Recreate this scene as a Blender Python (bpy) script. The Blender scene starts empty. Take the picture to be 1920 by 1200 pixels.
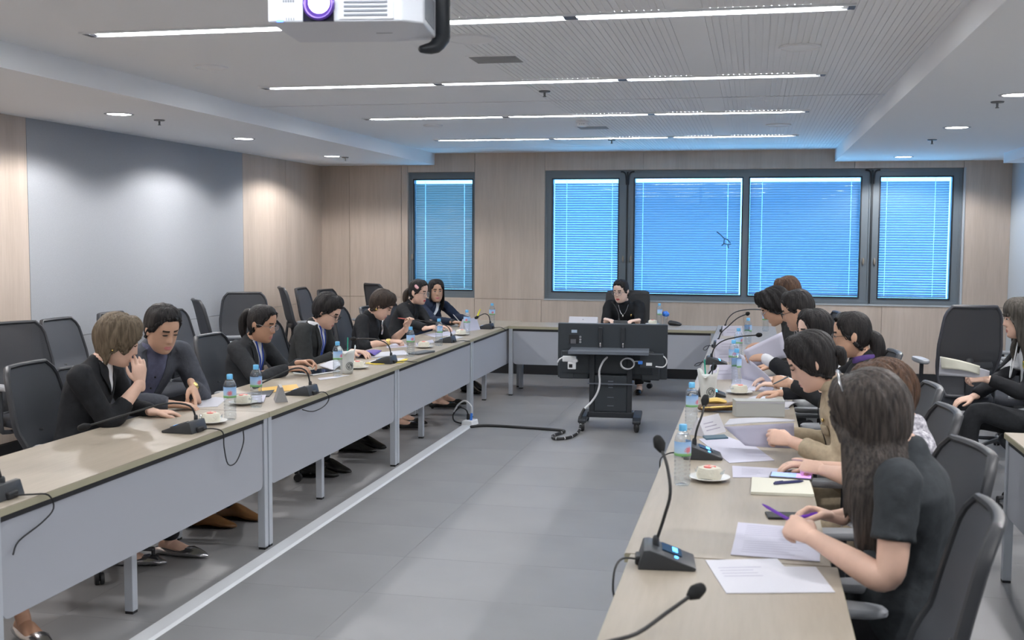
import bpy, bmesh, math, random
import numpy as np
from mathutils import Vector as V, Matrix, noise
from mathutils.bvhtree import BVHTree
R = math.radians
random.seed(7)
SC = bpy.context.scene
COL = SC.collection

# ------------------------------------------------------------------ camera
cam_d = bpy.data.cameras.new('camera')
cam = bpy.data.objects.new('camera', cam_d)
COL.objects.link(cam)
_yaw, _pitch, _roll = 0.2136, 0.0756, 0.0054
_fw = V((-math.sin(_yaw)*math.cos(_pitch), math.cos(_yaw)*math.cos(_pitch), -math.sin(_pitch)))
_r = V((math.cos(_yaw), math.sin(_yaw), 0)); _u = _r.cross(_fw)
_r2 = math.cos(_roll)*_r + math.sin(_roll)*_u
_u2 = -math.sin(_roll)*_r + math.cos(_roll)*_u
cam.matrix_world = Matrix(((_r2.x, _u2.x, -_fw.x, 0), (_r2.y, _u2.y, -_fw.y, 0), (_r2.z, _u2.z, -_fw.z, 1.6906), (0, 0, 0, 1)))
cam_d.sensor_width = 36.0
cam_d.lens = 36.0*2084.7/1920
cam_d.clip_start = 0.05
cam_d.dof.use_dof = True
cam_d.dof.focus_distance = 8.0
cam_d.dof.aperture_fstop = 5.0
SC.camera = cam
# ------------------------------------------------------------------ daylight outside the windows
wd = bpy.data.worlds.new('daylight'); SC.world = wd; wd.use_nodes = True
_n = wd.node_tree.nodes; _l = wd.node_tree.links
_tc = _n.new('ShaderNodeTexCoord'); _sp = _n.new('ShaderNodeSeparateXYZ'); _cr = _n.new('ShaderNodeValToRGB')
_l.new(_tc.outputs['Generated'], _sp.inputs[0])
_mr = _n.new('ShaderNodeMapRange'); _mr.inputs[1].default_value = -0.3; _mr.inputs[2].default_value = 0.6
_l.new(_sp.outputs['Z'], _mr.inputs[0]); _l.new(_mr.outputs[0], _cr.inputs[0])
_cr.color_ramp.elements[0].color = (0.13, 0.38, 0.60, 1); _cr.color_ramp.elements[1].color = (0.105, 0.38, 1.0, 1)
_bg = _n['Background']; _l.new(_cr.outputs[0], _bg.inputs[0]); _bg.inputs[1].default_value = 4.0
# ------------------------------------------------------------------ exposure
SC.view_settings.view_transform = 'Standard'
SC.view_settings.look = 'None'
SC.view_settings.gamma = 1.0
SC.view_settings.use_curve_mapping = False
SC.view_settings.exposure = 1.52
STRIP_POWER = 11.0      # emission of the linear ceiling lamps
SPOT_POWER = 30.0      # recessed downlights

# ------------------------------------------------------------------ materials
def mat(name, col, rough=0.5, metal=0.0, spec=None, noise_s=0, noise_amt=0.0, stretch=(1, 1, 1), bump=0.0, bump_s=200, trans=0.0, alpha=1.0, emit=None, estr=0, col2=None, coat=0.0):
    m = bpy.data.materials.new(name); m.use_nodes = True
    nt = m.node_tree; b = nt.nodes['Principled BSDF']
    b.inputs['Base Color'].default_value = (*col, 1)
    b.inputs['Roughness'].default_value = rough
    b.inputs['Metallic'].default_value = metal
    if spec is not None: b.inputs['Specular IOR Level'].default_value = spec
    if coat: b.inputs['Coat Weight'].default_value = coat
    if trans: b.inputs['Transmission Weight'].default_value = trans
    if alpha < 1: b.inputs['Alpha'].default_value = alpha
    if emit:
        b.inputs['Emission Color'].default_value = (*emit, 1); b.inputs['Emission Strength'].default_value = estr
    if noise_s:
        tc = nt.nodes.new('ShaderNodeTexCoord'); mp = nt.nodes.new('ShaderNodeMapping')
        mp.inputs['Scale'].default_value = stretch
        nz = nt.nodes.new('ShaderNodeTexNoise'); nz.inputs['Scale'].default_value = noise_s; nz.inputs['Detail'].default_value = 4
        nt.links.new(tc.outputs['Object'], mp.inputs[0]); nt.links.new(mp.outputs[0], nz.inputs['Vector'])
        mx = nt.nodes.new('ShaderNodeMix'); mx.data_type = 'RGBA'
        c2 = col2 if col2 else tuple(max(0, c*(1-noise_amt)) for c in col)
        c1 = col if col2 else tuple(min(1, c*(1+noise_amt)) for c in col)
        mx.inputs[6].default_value = (*c1, 1); mx.inputs[7].default_value = (*c2, 1)
        rp = nt.nodes.new('ShaderNodeMapRange'); rp.inputs[1].default_value = .35; rp.inputs[2].default_value = .65
        nt.links.new(nz.outputs[0], rp.inputs[0]); nt.links.new(rp.outputs[0], mx.inputs[0])
        nt.links.new(mx.outputs[2], b.inputs['Base Color'])
    if bump:
        tc = nt.nodes.new('ShaderNodeTexCoord'); nz = nt.nodes.new('ShaderNodeTexNoise'); nz.inputs['Scale'].default_value = bump_s; nz.inputs['Detail'].default_value = 3
        mp = nt.nodes.new('ShaderNodeMapping'); mp.inputs['Scale'].default_value = stretch
        nt.links.new(tc.outputs['Object'], mp.inputs[0]); nt.links.new(mp.outputs[0], nz.inputs['Vector'])
        bp = nt.nodes.new('ShaderNodeBump'); bp.inputs['Strength'].default_value = bump; bp.inputs['Distance'].default_value = .01
        nt.links.new(nz.outputs[0], bp.inputs['Height']); nt.links.new(bp.outputs[0], b.inputs['Normal'])
    return m

def glass_mat(name, tint=(1, 1, 1), rough=0.0, gloss=(1, 1, 1), lo=.04, hi=.45):
    m = bpy.data.materials.new(name); m.use_nodes = True; nt = m.node_tree
    for n in list(nt.nodes): nt.nodes.remove(n)
    out = nt.nodes.new('ShaderNodeOutputMaterial'); mx = nt.nodes.new('ShaderNodeMixShader')
    tr = nt.nodes.new('ShaderNodeBsdfTransparent'); tr.inputs[0].default_value = (*tint, 1)
    gl = nt.nodes.new('ShaderNodeBsdfGlossy'); gl.inputs['Roughness'].default_value = rough; gl.inputs[0].default_value = (*gloss, 1)
    lw = nt.nodes.new('ShaderNodeLayerWeight'); lw.inputs['Blend'].default_value = .5
    pw = nt.nodes.new('ShaderNodeMath'); pw.operation = 'POWER'; pw.inputs[1].default_value = 3.0
    mr = nt.nodes.new('ShaderNodeMapRange'); mr.inputs[3].default_value = lo; mr.inputs[4].default_value = hi
    nt.links.new(lw.outputs['Facing'], pw.inputs[0]); nt.links.new(pw.outputs[0], mr.inputs[0])
    nt.links.new(mr.outputs[0], mx.inputs[0]); nt.links.new(tr.outputs[0], mx.inputs[1]); nt.links.new(gl.outputs[0], mx.inputs[2])
    nt.links.new(mx.outputs[0], out.inputs[0]); return m

# ------------------------------------------------------------------ mesh builder
def catmull(pts, m):
    pts = [V(p) for p in pts]
    if m <= 1 or len(pts) < 3:
        return pts
    out = []
    for i in range(len(pts)-1):
        p0 = pts[max(i-1, 0)]; p1 = pts[i]; p2 = pts[i+1]; p3 = pts[min(i+2, len(pts)-1)]
        for k in range(m):
            t = k/m
            out.append(0.5*((2*p1)+(p2-p0)*t+(2*p0-5*p1+4*p2-p3)*t*t+(3*p1-p0-3*p2+p3)*t**3))
    out.append(pts[-1]); return out
def lerp_list(a, m):
    out = []
    for i in range(len(a)-1):
        for k in range(m):
            t = k/m
            if isinstance(a[i], tuple): out.append(tuple(x+(y-x)*t for x, y in zip(a[i], a[i+1])))
            else: out.append(a[i]+(a[i+1]-a[i])*t)
    out.append(a[-1]); return out

class MB:
    def __init__(s): s.v = []; s.f = []; s.mi = []
    def add(s, verts, faces, mi=0):
        o = len(s.v); s.v += [V(p) for p in verts]
        for f in faces: s.f.append(tuple(i+o for i in f)); s.mi.append(mi)
        return s
    def box(s, x0, x1, y0, y1, z0, z1, mi=0):
        return s.add([(x0,y0,z0),(x1,y0,z0),(x1,y1,z0),(x0,y1,z0),(x0,y0,z1),(x1,y0,z1),(x1,y1,z1),(x0,y1,z1)],
              [(0,3,2,1),(4,5,6,7),(0,1,5,4),(1,2,6,5),(2,3,7,6),(3,0,4,7)], mi)
    def prism(s, prof, axis, a0, a1, mi=0):
        """closed 2D profile extruded along an axis ('x','y','z') from a0 to a1"""
        n = len(prof); vs = []
        for a in (a0, a1):
            for p, q in prof:
                vs.append({'x': (a, p, q), 'y': (p, a, q), 'z': (p, q, a)}[axis])
        fs = [tuple(range(n-1, -1, -1)), tuple(range(n, 2*n))]
        for i in range(n): fs.append((i, (i+1) % n, n+(i+1) % n, n+i))
        return s.add(vs, fs, mi)
    def tube(s, pts, rad, n=10, m=1, side=None, cap=True, mi=0, round_cap=True):
        rads = [r if isinstance(r, tuple) else (r, r) for r in (rad if isinstance(rad, list) else [rad]*len(pts))]
        P = catmull(pts, m); RR = lerp_list(rads, m) if (m > 1 and len(pts) > 2) else rads
        k = len(P); T = []
        for i in range(k):
            d = P[min(i+1, k-1)]-P[max(i-1, 0)]
            T.append(d.normalized() if d.length > 1e-9 else V((0, 0, 1)))
        sd = V(side) if side is not None else None
        prev = None; rings = []
        for i in range(k):
            t = T[i]
            if sd is not None: a = sd-t*sd.dot(t)
            elif prev is None: a = t.orthogonal()
            else: a = prev-t*prev.dot(t)
            if a.length < 1e-6: a = t.orthogonal()
            a.normalize(); prev = a; b = t.cross(a)
            rings.append((P[i], a, b, RR[i], t))
        seq = list(rings)
        if cap and round_cap:
            for end in (0, 1):
                c, a, b, r, t = rings[-1 if end else 0]; sgn = 1 if end else -1; rm = min(r)
                ex = [(c+t*sgn*rm*.5, a, b, (r[0]*.85, r[1]*.85), t), (c+t*sgn*rm*.85, a, b, (r[0]*.5, r[1]*.5), t)]
                if end: seq = seq+ex
                else: seq = ex[::-1]+seq
        vs = []
        for c, a, b, r, t in seq:
            for j in range(n):
                w = 2*math.pi*j/n
                vs.append(c+a*(math.cos(w)*r[0])+b*(math.sin(w)*r[1]))
        fs = []
        L = len(seq)
        for i in range(L-1):
            for j in range(n):
                fs.append((i*n+j, i*n+(j+1) % n, (i+1)*n+(j+1) % n, (i+1)*n+j))
        if cap: fs.append(tuple(range(n-1, -1, -1))); fs.append(tuple((L-1)*n+j for j in range(n)))
        return s.add(vs, fs, mi)
    def lathe(s, prof, c=(0, 0, 0), n=20, axis=(0, 0, 1), mi=0):
        """prof: (radius, height) pairs from one end to the other"""
        ax = V(axis).normalized(); a = ax.orthogonal().normalized(); b = ax.cross(a); c = V(c)
        vs = []; fs = []
        for r, h in prof:
            for j in range(n):
                w = 2*math.pi*j/n; vs.append(c+ax*h+a*(r*math.cos(w))+b*(r*math.sin(w)))
        for i in range(len(prof)-1):
            for j in range(n): fs.append((i*n+j, i*n+(j+1) % n, (i+1)*n+(j+1) % n, (i+1)*n+j))
        if prof[0][0] > 1e-6: fs.append(tuple(range(n-1, -1, -1)))
        if prof[-1][0] > 1e-6: fs.append(tuple((len(prof)-1)*n+j for j in range(n)))
        return s.add(vs, fs, mi)
    def ell(s, c, r, n=14, k=9, mi=0, mtx=None):
        vs = []; fs = []
        for i in range(k+1):
            th = math.pi*i/k
            for j in range(n):
                w = 2*math.pi*j/n
                p = V((r[0]*math.sin(th)*math.cos(w), r[1]*math.sin(th)*math.sin(w), r[2]*math.cos(th)))
                if mtx is not None: p = mtx @ p
                vs.append(V(c)+p)
        for i in range(k):
            for j in range(n): fs.append((i*n+j, (i+1)*n+j, (i+1)*n+(j+1) % n, i*n+(j+1) % n))
        return s.add(vs, fs, mi)
    def grid(s, P, mi=0, close_u=False):
        """P[i][j] points"""
        a = len(P); b = len(P[0]); vs = [p for row in P for p in row]; fs = []
        for i in range(a-1):
            for j in range(b if close_u else b-1):
                fs.append((i*b+j, i*b+(j+1) % b, (i+1)*b+(j+1) % b, (i+1)*b+j))
        return s.add(vs, fs, mi)
    def xf(s, M): s.v = [M @ p for p in s.v]; return s
    def mesh(s, name, off=(0, 0, 0)):
        me = bpy.data.meshes.new(name); o = V(off)
        me.from_pydata([p-o for p in s.v], [], s.f)
        me.polygons.foreach_set('material_index', s.mi)
        return me
    def build(s, name, mats, parent=None, smooth=True, off=(0, 0, 0), bevel=0.0, clean=False, angle=40, bseg=2):
        me = s.mesh(name, off)
        for m in (mats if isinstance(mats, (list, tuple)) else [mats]): me.materials.append(m)
        if clean or bevel:
            bm = bmesh.new(); bm.from_mesh(me); bmesh.ops.remove_doubles(bm, verts=bm.verts, dist=1e-5)
            if bevel:
                ed = [e for e in bm.edges if len(e.link_faces) == 2 and e.calc_face_angle(0) > R(30)]
                bmesh.ops.bevel(bm, geom=ed, offset=bevel, segments=bseg, profile=.5, affect='EDGES', clamp_overlap=True)
            bmesh.ops.recalc_face_normals(bm, faces=bm.faces); bm.to_mesh(me); bm.free()
        return link(name, me, parent, smooth, angle)

def link(name, me, parent=None, smooth=True, angle=40):
    o = bpy.data.objects.new(name, me); COL.objects.link(o)
    if parent is not None: o.parent = parent
    if smooth:
        me.polygons.foreach_set('use_smooth', [True]*len(me.polygons))
        try: me.set_sharp_from_angle(angle=R(angle))
        except Exception: pass
    return o
def tag(o, label=None, cat=None, group=None, kind=None):
    if label: o['label'] = label
    if cat: o['category'] = cat
    if group: o['group'] = group
    if kind: o['kind'] = kind
    return o
def thing(name, label, cat, loc=(0, 0, 0), rz=0, group=None):
    o = bpy.data.objects.new(name, None); o.empty_display_size = .1; COL.objects.link(o)
    o.location = loc; o.rotation_euler = (0, 0, rz)
    return tag(o, label, cat, group)
def copy_tree(o, parent=None):
    c = o.copy(); COL.objects.link(c); c.parent = parent
    for ch in list(o.children): copy_tree(ch, c)
    return c
def dup(o, loc, rz, label=None, group=None):
    c = copy_tree(o); c.location = loc; c.rotation_euler = (0, 0, rz)
    if label: c['label'] = label
    if group: c['group'] = group
    return c
FS = bpy.data.scenes.new('fusing')
def fuse(mb, voxel, it=4, fac=.5):
    """melt overlapping closed shells into one continuous skin"""
    me = mb.mesh('tmp'); o = bpy.data.objects.new('tmp', me); FS.collection.objects.link(o)
    bm = bmesh.new(); bm.from_mesh(me); bmesh.ops.recalc_face_normals(bm, faces=bm.faces); bm.to_mesh(me); bm.free()
    r = o.modifiers.new('r', 'REMESH'); r.mode = 'VOXEL'; r.voxel_size = voxel
    if it:
        k = o.modifiers.new('s', 'SMOOTH'); k.factor = fac; k.iterations = it
    FS.view_layers[0].update(); dg = FS.view_layers[0].depsgraph
    out = bpy.data.meshes.new_from_object(o.evaluated_get(dg))
    bpy.data.objects.remove(o); bpy.data.meshes.remove(me)
    return out
def struct(o): o['kind'] = 'structure'; return o
# ================================================================== ROOM
W = 13.30; XL0 = -5.364; XR0 = 2.777; YB0 = -3.0; ZC = 2.696; ZS = 2.555; SL = -3.87; SR = 0.878
m_ceil = mat('ceiling_white_paint', (.90, .91, .93), .9)
m_ceilp = mat('ceiling_slot_panel', (.89, .90, .92), .85)
m_slot = mat('slot_dark', (.33, .33, .33), .9)
def wood_mat(name, c1, c2, ax='x', rough=.5):
    m = mat(name, c1, rough); nt = m.node_tree; b = nt.nodes['Principled BSDF']
    tc = nt.nodes.new('ShaderNodeTexCoord'); mp = nt.nodes.new('ShaderNodeMapping')
    mp.inputs['Scale'].default_value = {'z': (7, 7, .5), 'x': (.8, 9, 9), 'y': (9, .8, 9)}[ax]
    nz = nt.nodes.new('ShaderNodeTexNoise'); nz.inputs['Scale'].default_value = 1.0; nz.inputs['Detail'].default_value = 6; nz.inputs['Roughness'].default_value = .6
    nz2 = nt.nodes.new('ShaderNodeTexNoise'); nz2.inputs['Scale'].default_value = 8.0; nz2.inputs['Detail'].default_value = 4
    nt.links.new(tc.outputs['Object'], mp.inputs[0]); nt.links.new(mp.outputs[0], nz.inputs['Vector']); nt.links.new(mp.outputs[0], nz2.inputs['Vector'])
    ad = nt.nodes.new('ShaderNodeMath'); ad.operation = 'MULTIPLY_ADD'; ad.inputs[1].default_value = .35
    nt.links.new(nz2.outputs[0], ad.inputs[0]); nt.links.new(nz.outputs[0], ad.inputs[2])
    cr = nt.nodes.new('ShaderNodeValToRGB'); cr.color_ramp.elements[0].position = .45; cr.color_ramp.elements[1].position = .85
    cr.color_ramp.elements[0].color = (*c2, 1); cr.color_ramp.elements[1].color = (*c1, 1)
    nt.links.new(ad.outputs[0], cr.inputs[0]); nt.links.new(cr.outputs[0], b.inputs['Base Color'])
    return m
m_wood = wood_mat('wall_oak_laminate', (.61, .51, .43), (.51, .42, .345), 'z')
m_fabric = mat('grey_wall_fabric', (.40, .415, .44), .95, noise_s=300, noise_amt=.06, bump=.15, bump_s=500)
m_greywall = mat('pale_grey_paint', (.46, .50, .53), .8)
m_base = mat('baseboard_black', (.018, .018, .02), .4)
m_floor = mat('floor_vinyl_tile', (.245, .245, .25), .42, noise_s=1.5, noise_amt=.06, spec=.45)
m_joint = mat('floor_joint', (.21, .21, .21), .7)
m_frame = mat('window_frame_grey', (.165, .195, .22), .38)
m_gasket = mat('window_gasket', (.02, .025, .03), .5)
m_glass = glass_mat('window_glass', (.93, .97, 1.0), 0.0)
m_dark = mat('black_gap', (.012, .012, .012), .7)

# floor: slab and tiles
fl = struct(MB().box(XL0-.2, XR0+.2, YB0-.2, W+.2, -.12, -.004).build('floor', m_joint, smooth=False))
tx, ty = 1.2, .6
tm = {}
nx = int((XR0-XL0)/tx)+1; ny = int((W-1.0)/ty)+1
for i in range(nx):
    for j in range(ny):
        x0 = XL0+i*tx+.0006; x1 = min(XL0+(i+1)*tx, XR0)-.0006; y1 = W-j*ty-.0006; y0 = max(W-(j+1)*ty, 1.0)+.0006
        if x1-x0 < .02 or y1-y0 < .02: continue
        key = (round(x1-x0, 3), round(y1-y0, 3))
        if key not in tm:
            me = MB().box(0, x1-x0, 0, y1-y0, -.004, 0).mesh('tile'); me.materials.append(m_floor); tm[key] = me
        o = link('tile', tm[key], fl, False); o.location = (x0, y0, 0)
MB().box(XL0, XR0, YB0, 1.0, -.004, 0).build('tile', m_floor, fl, False)

# ceiling: raised centre between two lower side strips
cb = MB()
cb.box(XL0-.2, XR0+.2, YB0-.2, W+.2, ZC+.02, ZC+.14)
cl = struct(cb.build('ceiling', m_ceil, smooth=False))
grooves = [(8.27, .018), (12.45, .012)]
ys = [YB0]+[g for y, w in grooves for g in (y-w, y+w)]+[W]
for k in range(0, len(ys), 2):
    for xa, xb in ((SL, -1.52), (-.405, -.245), (.845, SR)):
        MB().box(xa, xb, ys[k], ys[k+1], ZC, ZC+.02).build('ceiling_board', m_ceil, cl, False)
    for xa, xb in ((-1.52, -.405), (-.245, .845)):
        mb = MB(); pitch = .033; n = int(round((xb-xa)/pitch)); p = (xb-xa)/n
        mb.box(xa, xb, ys[k], ys[k+1], ZC+.004, ZC+.02)
        for i in range(n): mb.box(xa+i*p+.003, xa+(i+1)*p-.003, ys[k], ys[k+1], ZC, ZC+.0045)
        tag(mb.build('slotted_ceiling_panel', m_ceilp, cl, False), kind='stuff')
MB().box(SL, SR, YB0, W, ZC+.0185, ZC+.02).build('ceiling_backing', m_slot, cl, False)
for nm, xa, xb in (('trim_1', XL0-.1, SL), ('trim_2', SR, XR0+.1)):
    struct(MB().box(xa, xb, YB0-.1, W+.1, ZS, ZC+.05).build(nm, m_ceil, smooth=False))
# right bulkhead seen at the far right
struct(MB().box(2.46, XR0+.1, YB0, 12.2, ZS-.10, ZS).build('trim_3', m_ceil, smooth=False))

# back wall: core around the openings, laminate panels in front of it
win1 = (-4.217, -3.361, .922, 2.468)
win2 = (-2.487, 2.274, .928, 2.478)
def wall_pieces(x0, x1, z0, z1, holes):
    xs = sorted({x0, x1, *[h for w in holes for h in w[:2]]}); out = []
    for a, b in zip(xs, xs[1:]):
        h = [w for w in holes if w[0] <= a+1e-6 and w[1] >= b-1e-6]
        if h: out += [(a, b, z0, h[0][2]), (a, b, h[0][3], z1)]
        else: out.append((a, b, z0, z1))
    return out
wb = MB()
for a, b, c, d in wall_pieces(XL0-.2, XR0+.2, 0, 2.9, [win1, win2]): wb.box(a, b, W+.012, W+.22, c, d)
wallb = struct(wb.build('wall_back', m_wood, smooth=False))
g = .0025
def panel(x0, x1, z0, z1): MB().box(x0+g, x1-g, W-.006, W+.012, z0+g, z1-g).build('panel', m_wood, wallb, False)
for x0, x1 in ((XL0, -4.983), (-4.983, -4.30), (-4.30, -3.36), (-3.36, -2.52), (-2.52, -1.3), (-1.3, -.1), (-.1, 1.44), (1.44, 2.30), (2.30, XR0)):
    panel(x0, x1, .145, .917)
for x0, x1 in ((XL0, -4.983), (-4.983, -4.30), (-4.30, win1[0])): panel(x0, x1, .917, 2.9)
panel(win1[1], win2[0], .917, 2.9); panel(win2[1], XR0, .917, 2.9)
panel(win1[0], win1[1], win1[3], 2.9)
for x0, x1 in ((win2[0], -1.3), (-1.3, -.1), (-.1, 1.1), (1.1, win2[1])): panel(x0, x1, win2[3], 2.9)
struct(MB().box(XL0, XR0, W-.022, W+.012, 0, .142).build('baseboard_back', m_base, smooth=False))

# left wall: laminate, fabric panels, laminate
wl = struct(MB().box(XL0-.2, XL0-.012, YB0-.2, W+.2, 0, 2.9).build('wall_left', m_fabric, smooth=False))
def lpanel(y0, y1, z0, z1, m): MB().box(XL0-.012, XL0+.006, y0+g, y1-g, z0+g, z1-g).build('panel', m, wl, False)
for y0, y1, m in ((YB0, 4.2, m_wood), (4.2, 5.8, m_wood), (5.8, 7.46, m_wood), (7.46, 11.08, m_fabric), (11.08, 12.2, m_wood), (12.2, W-.006, m_wood)):
    lpanel(y0, y1, .145, .86, m); lpanel(y0, y1, .86, 2.9, m)
struct(MB().box(XL0-.012, XL0+.022, YB0, W-.022, 0, .142).build('baseboard_left', m_base, smooth=False))
struct(MB().box(XR0, XR0+.2, YB0-.2, W-.006, 0, 2.9).build('wall_right', m_greywall, smooth=False))
struct(MB().box(XL0-.2, XR0+.2, YB0-.2, YB0, 0, 2.9).build('wall_front', m_greywall, smooth=False))

# ------------------------------------------------------------------ windows with blinds between the panes
m_slat = bpy.data.materials.new('blind_slat'); m_slat.use_nodes = True
def slat_mat(name, dif, trn):
    m = bpy.data.materials.new(name); m.use_nodes = True; nt = m.node_tree
    for n in list(nt.nodes): nt.nodes.remove(n)
    o = nt.nodes.new('ShaderNodeOutputMaterial'); mx = nt.nodes.new('ShaderNodeMixShader'); mx.inputs[0].default_value = .5
    d = nt.nodes.new('ShaderNodeBsdfDiffuse'); d.inputs[0].default_value = (*dif, 1)
    t = nt.nodes.new('ShaderNodeBsdfTranslucent'); t.inputs[0].default_value = (*trn, 1)
    nt.links.new(d.outputs[0], mx.inputs[1]); nt.links.new(t.outputs[0], mx.inputs[2]); nt.links.new(mx.outputs[0], o.inputs[0]); return m
m_slat = slat_mat('blind_slat_white', (.45, .55, .62), (.20, .21, .225))
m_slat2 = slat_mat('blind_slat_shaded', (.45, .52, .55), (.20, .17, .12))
m_cord = mat('blind_cord', (.8, .85, .9), .8)
m_handle = mat('window_handle_bronze', (.30, .27, .23), .4, .3)
YF = W+.035    # front face of the frames
def frame_ring(x0, x1, z0, z1, w, y0, y1, wt=None, wb_=None):
    mb = MB(); wt = wt or w; wb_ = wb_ or w
    mb.box(x0, x0+w, y0, y1, z0, z1); mb.box(x1-w, x1, y0, y1, z0, z1)
    mb.box(x0+w, x1-w, y0, y1, z1-wt, z1); mb.box(x0+w, x1-w, y0, y1, z0, z0+wb_); return mb
def blind(x0, x1, z0, z1, tilt, label, slat, cords, gapL, gapR, gapT=.026):
    t = thing('window_blind', label, 'blind', ((x0+x1)/2, YF+.075, z0), 0, 'venetian blinds behind the window panes')
    w = x1-x0; h = z1-z0
    a, b = -w/2+gapL, w/2-gapR
    MB().box(a, b, -.008, .008, h-gapT+.026, h-gapT+.031).build('head_rail', m_cord, t, False)
    MB().box(a, b, -.012, .012, .006, .020).build('bottom_rail', m_slat, t, False)
    sm = MB(); cs = [a]+[-w/2+c*w for c in cords]+[b]; q = -R(tilt)
    for k in range(len(cs)-1):
        u0 = cs[k]+(.002 if k else 0); u1 = cs[k+1]-(.002 if k < len(cs)-2 else 0)
        pr = []
        for e in range(5):
            s = (e/4-.5)*.034; c = .0025*(1-(2*e/4-1)**2)
            pr.append((s*math.cos(q)-c*math.sin(q), s*math.sin(q)+c*math.cos(q)))
        sm.grid([[V((u0, y, z)) for y, z in pr], [V((u1, y, z)) for y, z in pr]])
    me = sm.mesh('slat'); me.materials.append(slat)
    n = int((h-gapT-.03)/.0285)
    for i in range(n):
        o = link('slat', me, t, True); o.location = (0, 0, .034+i*(h-gapT-.04)/n)
    for c in cords:
        MB().box(-w/2+c*w-.001, -w/2+c*w+.001, -.001, .001, .01, h-gapT+.028).build('cord', m_cord, t, False)
    return t
def window(n, x0, x1, z0, z1, panes, handles):
    fr = struct(frame_ring(x0, x1, z0, z1, .028, YF, YF+.14, .035, .035).build('window_%d' % n, m_frame, smooth=False))
    for (a, b, c, d, tl, lab, sl, cords, gl, gr) in panes:
        frame_ring(a-.012, b+.012, c-.012, d+.012, .014, YF+.005, YF+.10).build('gasket', m_gasket, fr, False)
        MB().box(a-.004, b+.004, YF+.030, YF+.034, c-.004, d+.004).build('pane', m_glass, fr, False)
        MB().box(a-.004, b+.004, YF+.112, YF+.116, c-.004, d+.004).build('pane', m_glass, fr, False)
        blind(a, b, c, d, tl, lab, sl, cords, gl, gr)
    # sash members fill the space between panes and frame
    sm = MB(); xs = [x0+.028]; 
    for p in panes: xs += [p[0]-.01, p[1]+.01]
    xs.append(x1-.028)
    for k in range(0, len(xs), 2): sm.box(xs[k], xs[k+1], YF+.012, YF+.12, z0+.035, z1-.035)
    for p in panes:
        sm.box(p[0]-.01, p[1]+.01, YF+.012, YF+.12, z0+.035, p[2]-.01); sm.box(p[0]-.01, p[1]+.01, YF+.012, YF+.12, p[3]+.01, z1-.035)
    sm.build('sash', m_frame, fr, False)
    for hx in handles:
        MB().lathe([(0, -.004), (.016, -.004), (.016, .008), (.012, .012), (0, .012)], (0, 0, 0), 12, (0, -1, 0)).xf(Matrix.Translation((hx, YF+.002, 1.42)) @ Matrix.Diagonal((.8, 1, 2.6, 1))).build('window_handle', m_handle, fr)
    return fr
window(1, *win1, [(-4.150, -3.40, 1.02, 2.375, 62, 'narrow teal-lit venetian blind in the left window behind two seated women', m_slat2, (.17, .84), .006, .006)], [-4.172])
window(2, win2[0], -1.492, win2[2], win2[3], [(-2.395, -1.60, 1.02, 2.375, 50, 'blind with open bright slats in the window left of the chairwoman', m_slat, (.20, .9), .012, .004)], [-1.535])
window(3, -1.488, 1.300, win2[2], win2[3], [
    (-1.405, -.150, 1.005, 2.38, 55, 'wide blue blind directly right of the chairwoman', m_slat, (.075, .87), .003, .016),
    (-.062, 1.180, 1.005, 2.38, 55, 'wide blue blind above the heads of the right-hand row', m_slat, (.115, .92), .004, .004)], [-1.44, 1.225])
window(4, 1.304, win2[1], win2[2], win2[3], [(1.395, 2.165, 1.0, 2.38, 52, 'rightmost narrow blue blind next to the grey column', m_slat, (.1, .78), .003, .02)], [1.35])
# small dark twig-like mark built from thin strips on the wide pane
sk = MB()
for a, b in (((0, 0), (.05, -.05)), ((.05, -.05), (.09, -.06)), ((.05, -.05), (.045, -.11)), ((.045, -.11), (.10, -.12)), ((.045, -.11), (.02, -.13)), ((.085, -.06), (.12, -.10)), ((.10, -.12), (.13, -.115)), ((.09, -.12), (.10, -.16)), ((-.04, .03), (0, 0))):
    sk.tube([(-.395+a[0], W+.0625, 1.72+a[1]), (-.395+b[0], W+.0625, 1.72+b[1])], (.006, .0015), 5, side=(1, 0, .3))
sk.build('twig_mark', mat('twig_mark_dark', (.04, .10, .16), .6), bpy.data.objects['window_3'])
# slim reveal trims and mullion brackets
struct(MB().box(win2[1], win2[1]+.022, W-.012, W+.03, win2[2]-.02, win2[3]).build('trim_4', m_greywall, smooth=False))
struct(MB().box(win2[0], win2[1], W-.014, W+.03, win2[2]-.014, win2[2]).build('trim_5', m_greywall, smooth=False))
for n, x in ((6, -1.490), (7, 1.302)):
    mb = MB().box(x-.011, x+.011, YF-.012, YF+.03, win2[2]+.01, win2[3]-.02)
    for s in (-1, 1):
        mb.tube([(x+s*.075, YF-.016, 2.458), (x+s*.045, YF-.016, 2.452), (x+s*.022, YF-.016, 2.42), (x+s*.012, YF-.016, 2.31)], .009, 6, 3)
    struct(mb.build('trim_%d' % n, m_gasket))

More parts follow.
